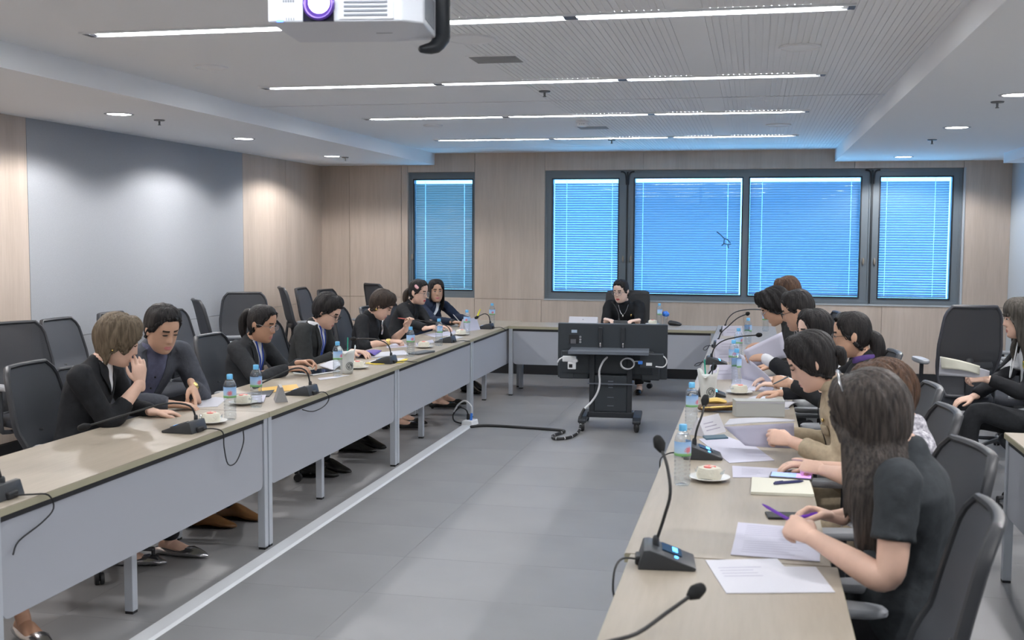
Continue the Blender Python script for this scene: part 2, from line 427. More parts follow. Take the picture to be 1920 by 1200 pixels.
# ------------------------------------------------------------------ ceiling lamps
m_strip = mat('lamp_diffuser', (1, 1, 1), .5, emit=(.95, .98, 1.0), estr=STRIP_POWER)
m_lampend = mat('lamp_end_dark', (.10, .10, .12), .5)
m_lampbody = mat('lamp_housing', (.86, .87, .89), .6)
def strip_lamp(y, label):
    t = thing('linear_ceiling_lamp', label, 'ceiling lamp', (-1.459, y, ZC), 0, 'linear lamps across the ceiling')
    L = 3.674; w = .046
    for a in (-w-.022, w): MB().box(-L/2-.03, L/2+.03, a, a+.022, -.009, .0).build('housing_edge', m_lampbody, t, False)
    e = MB(); s = L/3
    for x0, x1 in ((-L/2-.03, -L/2), (L/2, L/2+.03), (-L/2+s-.03, -L/2+s+.03), (-L/2+2*s-.03, -L/2+2*s+.03)): MB().box(x0, x1, -w, w, -.0075, 0).build('joint_plate', m_lampend, t, False)
    for k in range(3):
        a = -L/2+k*s+.03; b = a+s-.06
        P = [(a, -.006), (a+.16, -w+.003), (b-.16, -w+.003), (b, -.006), (b, .006), (b-.16, w-.003), (a+.16, w-.003), (a, .006)]
        MB().prism(P, 'z', -.006, -.002).build('diffuser', m_strip, t, False)
for y, lb in ((5.13, 'longest-looking linear ceiling lamp, nearest, passing behind the projector'), (7.20, 'second linear ceiling lamp, behind the projector and before the ceiling groove'),
              (9.25, 'third linear ceiling lamp, just beyond the dark ceiling groove'), (11.42, 'farthest thin linear ceiling lamp near the window wall')):
    strip_lamp(y, lb)
for y, w_ in ((3.07, 'above and before the projector'), (1.0, 'over the camera'), (-1.06, 'at the back of the room')): strip_lamp(y, 'linear ceiling lamp out of view, '+w_)
m_disc = mat('downlight_glow', (1, 1, 1), .5, emit=(1, .97, 1), estr=9)
m_rim = mat('downlight_rim', (.45, .45, .48), .4)
def downlight(x, y, label, tilt=0):
    t = thing('recessed_downlight', label, 'downlight', (x, y, ZS), 0, 'recessed downlights in the side ceilings')
    MB().lathe([(.082, 0), (.088, -.004), (.102, -.004), (.105, 0)], n=28).build('rim', m_rim, t)
    MB().lathe([(0, -.0015), (.083, -.0015), (.083, .0)], n=28).build('lens', m_disc, t)
    ld = bpy.data.lights.new('spot', 'SPOT'); ld.energy = SPOT_POWER; ld.spot_size = R(153); ld.spot_blend = .30; ld.shadow_soft_size = .06; ld.color = (1, .98, .98)
    lo = bpy.data.objects.new('downlight_beam', ld); COL.objects.link(lo); lo.parent = t; lo.location = (0, 0, -.03)
for x, y, lb in ((-4.52, 7.36, 'recessed downlight nearest, over the left grey wall panels'), (-4.54, 9.42, 'middle recessed downlight on the left side ceiling'), (-4.57, 11.66, 'farthest recessed downlight of the left side ceiling'),
                 (1.53, 7.28, 'recessed downlight at the right picture edge'), (1.53, 9.33, 'second recessed downlight of the right side ceiling'), (1.54, 12.6, 'recessed downlight right above the windows on the right')):
    downlight(x, y, lb)
for x, y, w_ in ((-4.52, 5.3, 'first outside the frame on the left'), (-4.52, 3.2, 'second outside the frame on the left'), (-4.52, 1.1, 'third outside the frame on the left'), (1.53, 5.2, 'first outside the frame on the right'), (1.53, 3.1, 'second outside the frame on the right'), (1.53, 1.0, 'third outside the frame on the right')): downlight(x, y, 'recessed downlight, '+w_)
# ================================================================== FURNITURE
m_top = wood_mat('table_oak_top', (.375, .325, .26), (.32, .275, .215), 'y', .42)
m_topx = wood_mat('table_oak_top_cross', (.375, .325, .26), (.32, .275, .215), 'x', .42)
m_edge = mat('table_edge_band', (.40, .37, .26), .5)
m_panel = mat('modesty_panel_grey', (.40, .415, .46), .5)
m_leg = mat('table_leg_grey', (.50, .53, .58), .4, .15)
m_foot = mat('black_plastic', (.015, .015, .017), .5)
def rrect(x0, x1, z0, z1, r, n=5):
    P = []
    for cx, cz, a in ((x1-r, z1-r, 0), (x0+r, z1-r, 90), (x0+r, z0+r, 180), (x1-r, z0+r, 270)):
        for k in range(n+1):
            w = R(a+90*k/n); P.append((cx+r*math.cos(w), cz+r*math.sin(w)))
    return P
def table(name, label, loc, rz, L=2.214, D=.60, group='grey modular conference tables', topm=None, panelz=.335):
    """local: front (panel side) faces +x at x=0, table body towards -x, length along y centred"""
    t = thing(name, label, 'table', loc, rz, group)
    MB().box(-D+.002, -.002, -L/2+.001, L/2-.001, .7405-.003, .7405).build('tabletop', topm or m_top, t, False)
    MB().box(-D, 0, -L/2, L/2, .712, .7375).build('edge_band', m_edge, t, False)
    MB().box(-.045, -.012, -L/2+.03, L/2-.03, .688, .712).build('front_rail', m_foot, t, False)
    MB().box(-D+.02, -D+.05, -L/2+.03, L/2-.03, .688, .712).build('rear_rail', m_foot, t, False)
    MB().prism(rrect(-L/2+.052, L/2-.052, panelz, .706, .035), 'x', -.034, -.016).build('modesty_panel', m_panel, t, False)
    def leg(x0, y0, w=.042, nm='leg'):
        l = MB().box(x0, x0+w, y0, y0+w, .012, .712).build(nm, m_leg, t, False, bevel=.003)
        MB().box(x0+.002, x0+w-.002, y0+.002, y0+w-.002, 0, .012).build('foot_cap', m_foot, l, False)
    for y0 in (-L/2+.004, L/2-.046):
        leg(-.05, y0); leg(-D+.01, y0)
    leg(-.185, -.021)
    return t
XT = -2.523
tabs = [('light oak conference table nearest on the left, cut by the picture edge', 4.39), ('left conference table beside the man in the grey blazer, second from the camera', 6.61),
        ('left conference table where the short-haired woman in black writes, third from the camera', 8.83), ('farthest left conference table, meeting the cross table in the corner', 11.05)]
for lb, y in tabs: table('conference_table', lb, (XT, y, 0), 0)
XRT = -.362
for lb, y, dx in (('right conference table nearest the camera with the lone microphone head', 2.17, .018), ('right conference table in front of the woman with the purple pen', 4.39, 0), ('right conference table with the grey box and wooden purse', 6.61, 0),
              ('right conference table beneath the three raised microphones', 8.83, 0), ('farthest right conference table by the windows', 11.05, 0)):
    table('conference_table', lb, (XRT+dx, y, 0), math.pi)
table('conference_table', 'cross conference table of the chairwoman behind the screen cart', (-1.4425, 11.43, 0), -math.pi/2, L=2.155, topm=m_topx)
table('side_table', 'oak side table at the right picture edge, with grey end panel', (1.22, 4.69, 0), math.pi, L=2.214, group=None)

# ------------------------------------------------------------------ swivel chairs
m_mesh = bpy.data.materials.new('chair_mesh_black'); m_mesh.use_nodes = True
def mesh_mat(name, col, open_):
    m = bpy.data.materials.new(name); m.use_nodes = True; nt = m.node_tree; b = nt.nodes['Principled BSDF']
    b.inputs['Base Color'].default_value = (*col, 1); b.inputs['Roughness'].default_value = .7
    tc = nt.nodes.new('ShaderNodeTexCoord'); w = nt.nodes.new('ShaderNodeTexChecker'); w.inputs['Scale'].default_value = 420
    nt.links.new(tc.outputs['Object'], w.inputs[0])
    mr = nt.nodes.new('ShaderNodeMapRange'); mr.inputs[3].default_value = 1-open_*2; mr.inputs[4].default_value = 1
    nt.links.new(w.outputs['Fac'], mr.inputs[0]); nt.links.new(mr.outputs[0], b.inputs['Alpha'])
    return m
m_mesh = mesh_mat('chair_mesh_black', (.072, .077, .09), .06)
m_meshopen = mesh_mat('chair_mesh_open', (.045, .048, .056), .16)
m_chair = mat('chair_plastic_black', (.035, .037, .043), .45)
m_seat = mat('chair_seat_fabric', (.030, .033, .042), .85, bump=.2, bump_s=400)
m_pad = mat('chair_arm_grey', (.33, .345, .37), .45)
m_rimg = mat('chair_rim_grey', (.20, .205, .225), .4)
def back_x(v): return -.205 + .035*math.sin(min(v/.45, 1)*math.pi)*(1 if v < .45 else 0) - .13*max(0, v-.15)**1.25
def back_z(v): return .47+v*.56
def back_hw(v): return .185+.055*math.sin(min(1, v/.55)*math.pi/2)-.035*max(0, (v-.55)/.45)
def back_pt(u, v, d=0):
    return V((back_x(v)-.035*(1-u*u)+.0+d, u*back_hw(v), back_z(v)))
def make_chair(name, label, group=None, meshm=None, rim=None, arms=True, armrz=0, pads=None):
    t = thing(name, label, 'chair', (0, 0, 0), 0, group)
    meshm = meshm or m_mesh; rim = rim or m_chair
    # outline with rounded top corners
    NU, NV = 12, 16
    def uv(u, v):
        k = 1.0
        if v > .86: k = math.sqrt(max(0, 1-((v-.86)/.14)**2*.36))
        if v < .10: k = .86+.14*v/.10
        return back_pt(u*k, v)
    G = [[uv(-1+2*j/NU, i/NV) for j in range(NU+1)] for i in range(NV+1)]
    mb = MB(); mb.grid(G); mb.grid([[p+V((-.012, 0, 0)) for p in row][::-1] for row in G])
    mb.build('mesh_back', meshm, t)
    loop = [G[i][0] for i in range(NV+1)]+[G[NV][j] for j in range(1, NU)]+[G[i][NU] for i in range(NV, -1, -1)]+[G[0][j] for j in range(NU-1, 0, -1)]
    loop = [p+V((-.006, 0, 0)) for p in loop]+[loop[0]+V((-.006, 0, 0))]
    MB().tube(loop, (.017, .012), 8, 1, side=(1, 0, 0), cap=False).build('back_frame', rim, t)
    mb = MB(); mb.tube([(-.10, 0, .405), (-.22, 0, .42), (-.285, 0, .50), (-.275, 0, .62), (-.262, 0, .70)], [(.045, .02), (.04, .02), (.035, .018), (.03, .014), (.03, .010)], 8, 3, side=(0, 1, 0))
    mb.build('back_support', m_chair, t)
    MB().tube([(-.245, -.17, .665), (-.262, 0, .66), (-.245, .17, .665)], [(.012, .022)]*3, 8, 4, side=(1, 0, 0)).build('lumbar_bar', m_chair, t)
    # seat
    P = []
    for k in range(28):
        w = 2*math.pi*k/28; c, s = math.cos(w), math.sin(w); e = .42
        P.append((.02+.245*math.copysign(abs(c)**e, c), .245*math.copysign(abs(s)**e, s)))
    mb = MB(); n = len(P); rows = []
    for sc, z in ((.86, .405), (.97, .412), (1.0, .43), (.99, .452), (.93, .468), (.80, .474), (.45, .470)):
        rows.append([V((.02+(x-.02)*sc, y*sc, z-(.02 if x > .2 and sc > .9 else 0))) for x, y in P])
    mb.grid(rows, close_u=True); o = len(mb.v); mb.f.append(tuple(range(n-1, -1, -1))); mb.mi.append(0); mb.f.append(tuple(range((len(rows)-1)*n, len(rows)*n))); mb.mi.append(0)
    mb.build('seat', m_seat, t)
    MB().box(-.15, .12, -.12, .12, .365, .406).build('seat_mechanism', m_chair, t, False, bevel=.01)
    if arms:
        for s in (-1, 1):
            a = MB().tube([(.0, s*.16, .385), (.0, s*.255, .385), (.0, s*.285, .42), (.0, s*.285, .655)], [(.028, .014), (.028, .014), (.026, .016), (.024, .016)], 8, 3, side=(1, 0, 0)).build('arm_support', m_chair, t)
            pr = [(.155*math.copysign(abs(math.cos(2*math.pi*k/20))**.7, math.cos(2*math.pi*k/20)), .042*math.copysign(abs(math.sin(2*math.pi*k/20))**.6, math.sin(2*math.pi*k/20))) for k in range(20)]
            mb = MB(); mb.grid([[V((x*q+.03, s*.285+y*q, z)) for x, y in pr] for q, z in ((.85, .652), (1, .660), (1, .672), (.93, .679))], close_u=True)
            mb.f.append(tuple(range(19, -1, -1))); mb.mi.append(0); mb.f.append(tuple(range(60, 80))); mb.mi.append(0)
            pad = mb.build('arm_pad', pads or m_pad, a)
    MB().lathe([(.0, .10), (.030, .10), (.030, .24), (.016, .245), (.016, .37), (0, .37)], n=12).build('gas_column', m_chair, t)
    hub = MB().lathe([(0, .07), (.05, .07), (.05, .12), (.03, .135), (0, .135)], n=14)
    hub.build('hub', m_chair, t)
    for k in range(5):
        w = 2*math.pi*k/5+.3; c, s = math.cos(w), math.sin(w)
        l = MB().tube([(.03*c, .03*s, .105), (.18*c, .18*s, .098), (.295*c, .295*s, .085)], [(.028, .018), (.022, .014), (.016, .011)], 6, 2, side=(-s, c, 0)).build('star_leg', m_chair, t)
        cb = MB(); X, Y = .30*c, .30*s
        cb.lathe([(0, -.022), (.026, -.022), (.029, -.018), (.029, -.004), (.012, -.003), (.012, .003), (.029, .004), (.029, .018), (.026, .022), (0, .022)], (X+.0, Y, .029), 12, (-s, c, 0))
        cb.tube([(X, Y, .03), (X, Y, .088)], .011, 6)
        cb.build('caster', m_foot, l)
    return t
chair_black = make_chair('swivel_chair', 'x', 'black swivel chairs with grey arm pads')
used = [False]
def put_chair(x, y, deg, label, proto=chair_black, group='black swivel chairs with grey arm pads'):
    if proto is chair_black and not used[0]:
        used[0] = True; o = proto; o.location = (x, y, 0); o.rotation_euler = (0, 0, R(deg)); o['label'] = label; return o
    return dup(proto, (x, y, 0), R(deg), label, group)
# placed by the foot point of the backrest top
def put_back(bx, by, deg, label, sc=1.0, proto=chair_black, group='black swivel chairs with grey arm pads'):
    c = put_chair(bx+.315*math.cos(R(deg)), by+.315*math.sin(R(deg)), deg, label, proto, group); c.scale = (1, 1, sc); return c
# in use, left row (facing +x)
put_back(-3.56, 4.93, 4, 'swivel chair of the woman with short brown hair, nearest on the left')
put_back(-3.84, 5.82, -22, 'swivel chair hidden behind the man in the grey blazer', .88)
put_back(-3.63, 6.98, -2, 'swivel chair of the ponytailed woman with the tablet', .97)
put_back(-3.68, 8.05, 4, 'swivel chair of the young man in the dark suit with blue lanyard', .98)
put_back(-3.62, 9.38, 3, 'swivel chair of the short-haired woman in black writing')
put_back(-3.78, 10.58, 0, 'swivel chair of the woman with the pink hair clip', .94)
put_back(-3.92, 11.64, -6, 'swivel chair of the woman in the navy blazer', .92)
# right row (facing -x)
put_back(.55, 2.83, 176, 'empty grey-rimmed swivel chair in the bottom right foreground', 1.0)
put_back(.675, 3.72, 191, 'swivel chair of the woman in the charcoal T-shirt')
put_back(.73, 4.50, 183, 'swivel chair of the woman in white lace')
put_back(.775, 5.20, 182, 'swivel chair of the woman in the khaki uniform')
put_back(.75, 6.38, 182, 'swivel chair of the woman with glasses and black bun on the right', 1.03)
put_back(.72, 7.06, 181, 'swivel chair hidden behind the woman with rimless glasses', .96)
put_back(.72, 7.74, 180, 'swivel chair of the suited man lifting a paper')
put_back(-3.78, 3.80, 0, 'swivel chair just outside the left picture edge, of the barely visible sitter')
put_back(.70, 8.44, 178, 'swivel chair of the person with tousled hair', 1.0)
put_back(.66, 9.50, 183, 'swivel chair of the man with brown bald-topped head by the window', 1.04)
# spare chairs along the left wall
m_open_proto = make_chair('swivel_chair', 'spare open-mesh swivel chair at the left picture edge, in front of the oak wall', 'open-mesh swivel chairs', m_meshopen)
m_open_proto.location = (-4.61, 6.50, 0); m_open_proto.rotation_euler = (0, 0, R(-24)); m_open_proto.scale = (1, 1, 1.05)
put_back(-5.06, 7.36, -2, 'spare swivel chair against the grey wall, left of the short-haired woman', 1.02)
put_back(-5.05, 8.06, 0, 'spare swivel chair whose top shows above the short-haired woman', 1.02)
put_back(-4.90, 8.74, -4, 'spare swivel chair behind the man in the grey blazer', 1.0)
put_back(-5.02, 9.42, 38, 'spare swivel chair turned sideways with both arms showing', 1.05)
c = dup(m_open_proto, (-4.93, 10.20, 0), R(-64), 'spare open-mesh swivel chair seen head-on in front of the grey wall', 'open-mesh swivel chairs'); c.scale = (1, 1, 1.06)
put_back(-4.92, 11.10, 32, 'spare swivel chair, tall and narrow, first left of the three in the corner', 1.09)
put_back(-5.00, 11.80, 4, 'spare swivel chair in the middle of the three in the corner', 1.05)
put_back(-5.00, 12.54, -8, 'spare swivel chair above the head of the suited young man', 1.0)
put_back(-4.46, 12.68, 50, 'spare swivel chair seen edge-on left of the left window', 1.07)
# right background
tall = make_chair('swivel_chair', 'large slate-framed mesh chair seen from behind, by the grey column', 'open-mesh swivel chairs', m_meshopen, mat('chair_rim_slate', (.065, .066, .078), .45))
tall.location = (1.50, 8.75, 0); tall.rotation_euler = (0, 0, R(98)); tall.scale = (1.0, .92, 1.17)
put_chair(1.95, 9.35, 140, 'dark swivel chair next to the large slate-framed mesh chair')
put_chair(2.15, 10.4, 170, 'swivel chair whose corner sticks up before the grey column')
put_chair(1.80, 7.36, 178, 'swivel chair of the woman holding papers at the right edge')
# chairwoman's executive chair
m_leather = mat('black_leather', (.012, .012, .014), .42, bump=.15, bump_s=60)
t = thing('executive_chair', 'black leather executive chair of the chairwoman', 'chair', (-1.40, 12.42, 0), R(-90))
rows = []
for v, hw, x in ((.46, .20, -.20), (.55, .235, -.20), (.75, .255, -.235), (.95, .255, -.27), (1.03, .25, -.285), (1.065, .235, -.29), (1.075, .20, -.292)):
    rows.append([V((x+(.04 if q == 0 else -.05)*(1-abs(u)**4)-.03*(1-u*u), u*hw, v)) for q in (0, 1) for u in ([-1, -.9, -.6, -.2, .2, .6, .9, 1] if q == 0 else [1, .9, .6, .2, -.2, -.6, -.9, -1])])
mb = MB(); mb.grid(rows, close_u=True); mb.f.append(tuple(range(16*6, 16*7))); mb.mi.append(0)
mb.build('backrest', m_leather, t)
MB().box(-.22, .27, -.25, .25, .39, .49).build('seat', m_leather, t, True, bevel=.035)
for s in (-1, 1):
    MB().tube([(-.15, s*.26, .44), (-.14, s*.29, .62), (-.08, s*.295, .665), (.16, s*.295, .66), (.2, s*.29, .60), (.15, s*.26, .44)], .022, 8, 3).build('armrest', m_leather, t)
MB().lathe([(.0, .10), (.03, .10), (.03, .24), (.018, .245), (.018, .39), (0, .39)], n=12).build('gas_column', m_foot, t)
for k in range(5):
    w = 2*math.pi*k/5+.1; c, s = math.cos(w), math.sin(w)
    l = MB().tube([(.0, .0, .115), (.17*c, .17*s, .10), (.30*c, .30*s, .08)], [.03, .022, .015], 6, 2).build('star_leg', m_foot, t)
    MB().lathe([(0, -.024), (.026, -.024), (.03, -.02), (.03, .02), (.026, .024), (0, .024)], (.30*c, .30*s, .03), 12, (-s, c, 0)).build('caster', m_foot, l)

# ------------------------------------------------------------------ screen cart
m_tv = mat('tv_back_black', (.035, .042, .05), .38)
m_cart = mat('cart_metal_dark', (.030, .034, .040), .4, .2)
m_cartl = mat('cart_shelf_grey', (.17, .19, .225), .35, .3)
m_white = mat('white_plastic', (.82, .83, .85), .45)
m_blue = mat('blue_plastic', (.05, .22, .75), .4)
m_cable = mat('black_rubber', (.015, .015, .016), .5)
m_cablew = mat('white_cable', (.70, .71, .73), .5)
m_chrome = mat('chrome', (.6, .6, .62), .2, 1.0)
cx, cy = -1.212, 9.75
t = thing('screen_cart', 'black wheeled cart with post uprights carrying the screen', 'cart', (cx, cy, 0), R(4))
for s in (-1, 1):
    f = MB().prism([(-.28, .075), (.30, .075), (.30, .10), (.20, .125), (-.22, .125), (-.28, .10)], 'x', s*.235-.035, s*.235+.035).build('foot_beam', m_cart, t, False, bevel=.006)
    for y in (-.26, .28):
        c = MB().lathe([(0, -.016), (.036, -.016), (.042, -.010), (.042, .010), (.036, .016), (0, .016)], (s*.235, y+.01, .042), 16, (1, .25, 0))
        c.tube([(s*.235, y, .045), (s*.235, y, .08)], .012, 8)
        c.box(s*.235-.022, s*.235+.022, y-.02, y+.02, .068, .08)
        c.build('caster', m_foot, f)
    MB().box(s*.165-.022, s*.165+.022, -.10, -.05, .11, .68).build('upright', m_cart, t, False, bevel=.004)
MB().box(-.20, .20, -.11, .06, .10, .15).build('cross_beam', m_cart, t, False, bevel=.006)
cab = MB().box(-.143, .143, -.085, .13, .15, .47).build('cabinet', m_tv, t, False, bevel=.004)
for z in (.20, .275): MB().box(-.028, .028, -.088, -.084, z, z+.006).build('vent_slot', m_cartl, cab, False)
for z, w in ((.362, .022), (.386, .03), (.415, .03)): MB().box(-w/2-.008, w/2+.008, -.089, -.084, z, z+.010).build('lock_plate', m_cartl, cab, False)
MB().box(-.20, .20, -.12, .10, .395, .405).build('shelf', m_cartl, t, False)
MB().prism([(-.28, .675), (.10, .675), (.10, .705), (-.28, .700)], 'x', -.36, .33).build('equipment_shelf', m_cartl, t, False)
# TV (back towards camera)
tv = thing('flat_screen', 'flat screen on the cart seen from behind, black casing', 'screen', (cx, cy+.06, 0), R(4))
zt0, zt1 = .425, .918; hw = .485
MB().box(-hw, hw, -.02, .03, zt0+.005, zt1).build('casing', m_tv, tv, False, bevel=.008)
MB().box(-hw+.01, hw-.01, .030, .032, zt0+.015, zt1-.008).build('display', m_foot, tv, False)
MB().box(-hw+.035, hw-.12, -.075, -.02, zt0+.045, zt0+.255).build('rear_bulge', m_tv, tv, False, bevel=.012)
MB().box(-hw+.02, -hw+.15, -.07, -.02, zt0, zt0+.16).build('speaker_box', m_tv, tv, False, bevel=.01)
MB().box(-.35, -.20, -.065, -.02, zt0, zt0+.12).build('speaker_box', m_tv, tv, False, bevel=.01)
MB().box(.26, .42, -.07, -.02, zt0, zt0+.15).build('speaker_box', m_tv, tv, False, bevel=.01)
for x in (-.105, .095):
    b = MB().box(x-.018, x+.018, -.045, -.02, .70, .885).build('mount_rail', m_cart, tv, False, bevel=.004)
    MB().tube([(x, -.05, .742), (x, -.05, .715)], .009, 8).build('bolt', m_chrome, b)
MB().box(-.365, -.315, -.022, -.0195, .832, .858).build('rating_label', mat('label_pale_blue', (.45, .55, .68), .5), tv, False)
MB().box(-.385, -.30, -.024, -.0195, .735, .815).build('port_recess', m_foot, tv, False)
MB().box(-.372, -.325, -.027, -.0195, .735, .775).build('port_grid', mat('port_grid_grey', (.12, .12, .13), .5), tv, False)
for z in (.796, .772, .750): MB().lathe([(0, 0), (.010, 0), (.010, .004), (0, .004)], (-.285, -.020, z), 10, (0, -1, 0)).build('jack', m_chrome, tv)
# things on / hanging from the equipment shelf
def loc_cart(x, y, z): return (cx+x*math.cos(R(4))-y*math.sin(R(4)), cy+x*math.sin(R(4))+y*math.cos(R(4)), z)
t2 = thing('power_strip', 'white power strip tangle hanging at the left of the screen cart', 'power strip', loc_cart(-.36, -.16, .54), R(4))
MB().box(-.06, .065, -.02, .02, .055, .105).build('body', m_white, t2, False, bevel=.008)
MB().box(-.012, .06, -.022, .018, -.01, .055).build('adapter', m_white, t2, False, bevel=.006)
MB().tube([(-.06, 0, .09), (-.085, -.01, .075), (-.10, 0, .05)], .007, 6, 3).build('cord', m_white, t2)
MB().box(.05, .10, -.026, .006, .018, .048).build('plug', m_white, t2, False, bevel=.008).rotation_euler = (0, R(-25), 0)
MB().box(.0, .03, -.024, -.02, .005, .035).build('socket', m_foot, t2, False)
t2 = thing('cable_coil', 'coiled white cable ring on the right side of the cart', 'cable', loc_cart(.145, -.155, .585), R(4))
mb = MB()
for k in range(4):
    mb.tube([(.058*math.cos(a/16*2*math.pi)+.002*k, -.006*k, .048*math.sin(a/16*2*math.pi)+.002*k) for a in range(17)], .0055, 6, cap=False)
mb.build('coil', m_cablew, t2); MB().tube([(.055, 0, .02), (.09, -.01, .025), (.14, 0, .01)], .005, 6, 3).build('tail', m_cablew, t2)
t2 = thing('media_box', 'small black connection box with blue plug on the right of the cart', 'electronics box', loc_cart(.355, -.16, .56), R(4))
MB().box(-.10, .10, -.045, .045, 0, .12).build('body', m_tv, t2, False, bevel=.005)
MB().box(-.045, .005, -.055, -.045, .02, .045).build('white_plug', m_white, t2, False)
MB().box(-.115, -.075, -.06, -.03, .03, .06).build('blue_plug', m_blue, t2, False, bevel=.006)
MB().tube([(.09, -.03, .11), (.125, -.04, .08), (.128, -.04, .04), (.10, -.045, .01), (.04, -.048, .012)], .006, 6, 3).build('cord', m_cablew, t2)
t2 = thing('cable_bundle', 'white and black mains cable running from the cart over the floor in a spiral sleeve', 'cable', loc_cart(-.02, -.15, 0), R(4))
MB().tube([(-.01, -.02, .64), (-.045, -.03, .60), (-.075, -.03, .52), (-.07, -.03, .42), (-.09, -.04, .33), (-.14, -.05, .25), (-.20, -.07, .19)], [.009]*6+[.011], 8, 4).build('cable', m_cablew, t2)
slp = [(-.20, -.07, .19), (-.23, -.09, .12), (-.225, -.14, .05), (-.24, -.30, .014), (-.30, -.52, .014), (-.40, -.58, .014), (-.43, -.44, .014), (-.36, -.24, .014), (-.40, -.17, .014), (-.62, -.10, .012), (-1.05, -.03, .012), (-1.19, -.12, .012)]
sl = MB().tube(slp, .0125, 8, 5).build('sleeve', m_cable, t2)
mb = MB(); C2 = catmull(slp, 5)
for i in range(6, 34, 3):
    p, q = C2[i], C2[i+1]; mb.tube([p+(q-p)*.2, p+(q-p)*.45], .0132, 8, cap=False)
tag(mb.build('sleeve_gap', m_cablew, t2), kind='stuff')

# floor cable duct and outlet
m_alu = mat('aluminium_duct', (.62, .635, .66), .5, .0)
t = thing('cable_duct', 'long aluminium floor cable duct running along the left tables', 'cable duct', (-2.4636, 6.5, 0))
MB().prism([(-.052, 0), (.052, 0), (.038, .010), (-.038, .010)], 'y', -3.6, 2.98).build('cover', m_alu, t, False)
t = thing('floor_outlet', 'white floor socket box at the far end of the cable duct', 'socket', (-2.455, 9.56, 0), R(-8))
MB().prism([(-.055, 0), (.055, 0), (.045, .045), (-.045, .045)], 'y', -.075, .075).build('box', m_white, t, False, bevel=.005)
MB().tube([(.015, -.01, .044), (.02, -.01, .10)], .012, 8).build('blue_plug', m_blue, t)
MB().tube([(-.02, .01, .044), (-.02, .01, .085)], .016, 8).build('black_plug', m_cable, t)
MB().tube([(.02, -.01, .10), (.018, -.01, .17), (-.04, -.01, .215), (-.11, 0, .18), (-.16, .01, .11)], .0075, 6, 4).build('white_cord', m_cablew, t)
MB().tube([(-.02, .01, .08), (-.04, .01, .13), (-.11, .02, .145), (-.17, .02, .08), (-.15, .0, .025), (-.05, -.04, .012)], .007, 6, 4).build('black_cord', m_cable, t)

# ------------------------------------------------------------------ projector under the ceiling
m_proj = mat('projector_white', (.74, .76, .82), .4)
m_projd = mat('projector_detail_grey', (.25, .27, .31), .5)  # darker grey for vents, logo marks, indicators and underside label
m_lensrim = mat('lens_black', (.01, .01, .03), .15)
m_lens = mat('lens_glow', (.6, .5, .9), .1, emit=(.9, .85, 1.0), estr=4.0)
m_led = mat('led_blue', (.05, .1, .9), .3, emit=(.05, .15, 1.0), estr=3.0)
PX, PY, PZ = -1.215, 3.44, 2.372
t = thing('ceiling_projector', 'white projector hung from the ceiling with glowing lens facing the camera', 'projector', (PX, PY, PZ), R(8))
MB().prism([(-.335, 0), (.10, 0), (.165, .045), (.165, .34), (.0, .38), (-.335, .38)][::1], 'z', 0, .135).build('body', m_proj, t, False, bevel=.006)
MB().box(-.218, -.118, -.006, .004, .001, .134).build('lens_window', m_lensrim, t, False)
MB().lathe([(.0, .0), (.052, .0), (.052, .012), (.046, .016), (.042, .012)], (-.165, -.004, .054), 24, (0, -1, 0)).build('lens_ring', mat('lens_ring_violet', (.10, .05, .30), .25, .3), t)
MB().lathe([(.0, .016), (.026, .013), (.036, .0)], (-.163, -.014, .058), 20, (0, -1, 0)).build('lens_glass', m_lens, t)
MB().box(-.10, .075, -.003, .002, .008, .130).build('vent_panel', m_proj, t, False)
for k in range(8): MB().box(-.085, .055, -.006, -.002, .018+k*.0135, .024+k*.0135).build('vent_slat', m_projd, t, False)
for k in range(5): MB().box(-.285+k*.008, -.2795+k*.008, -.0015, .001, .062, .070).build('logo_mark', m_projd, t, False)
MB().box(-.305, -.285, -.002, .003, .001, .007).build('power_led', m_led, t, False)
for k in range(4): MB().box(-.275+k*.008, -.272+k*.008, -.0015, .001, .006, .014).build('indicator', m_projd, t, False)
for k in range(7): MB().box(.1652, .1668, .07+k*.03, .09+k*.03, .02, .115).build('side_vent', m_projd, t, False)
MB().box(-.02, .035, .20, .2015, -.0015, 0).build('underside_label', m_projd, t, False)
t = thing('projector_mount', 'black ceiling pole bracket behind the projector', 'bracket', (PX+.135, PY+.36, 2.33), R(8))
MB().tube([(0, 0, .05), (0, 0, ZC-2.33)], .030, 14).build('pole', m_cart, t)
MB().tube([(-.06, -.06, .0), (-.02, -.03, .012), (0, 0, .05)], [.014, .024, .03], 10, 3).build('hook', m_cart, t)
MB().box(-.085, .085, -.02, .02, .245, .26).build('cross_arm', m_cart, t, False, bevel=.004)
MB().tube([(0, 0, .20), (-.10, -.04, .17), (-.20, -.05, .19)], .014, 8, 3).build('bracket_arm', m_cart, t)
MB().lathe([(0, 0), (.075, 0), (.075, .012), (0, .012)], (0, 0, ZC-2.33-.012), 20).build('ceiling_plate', m_cart, t)

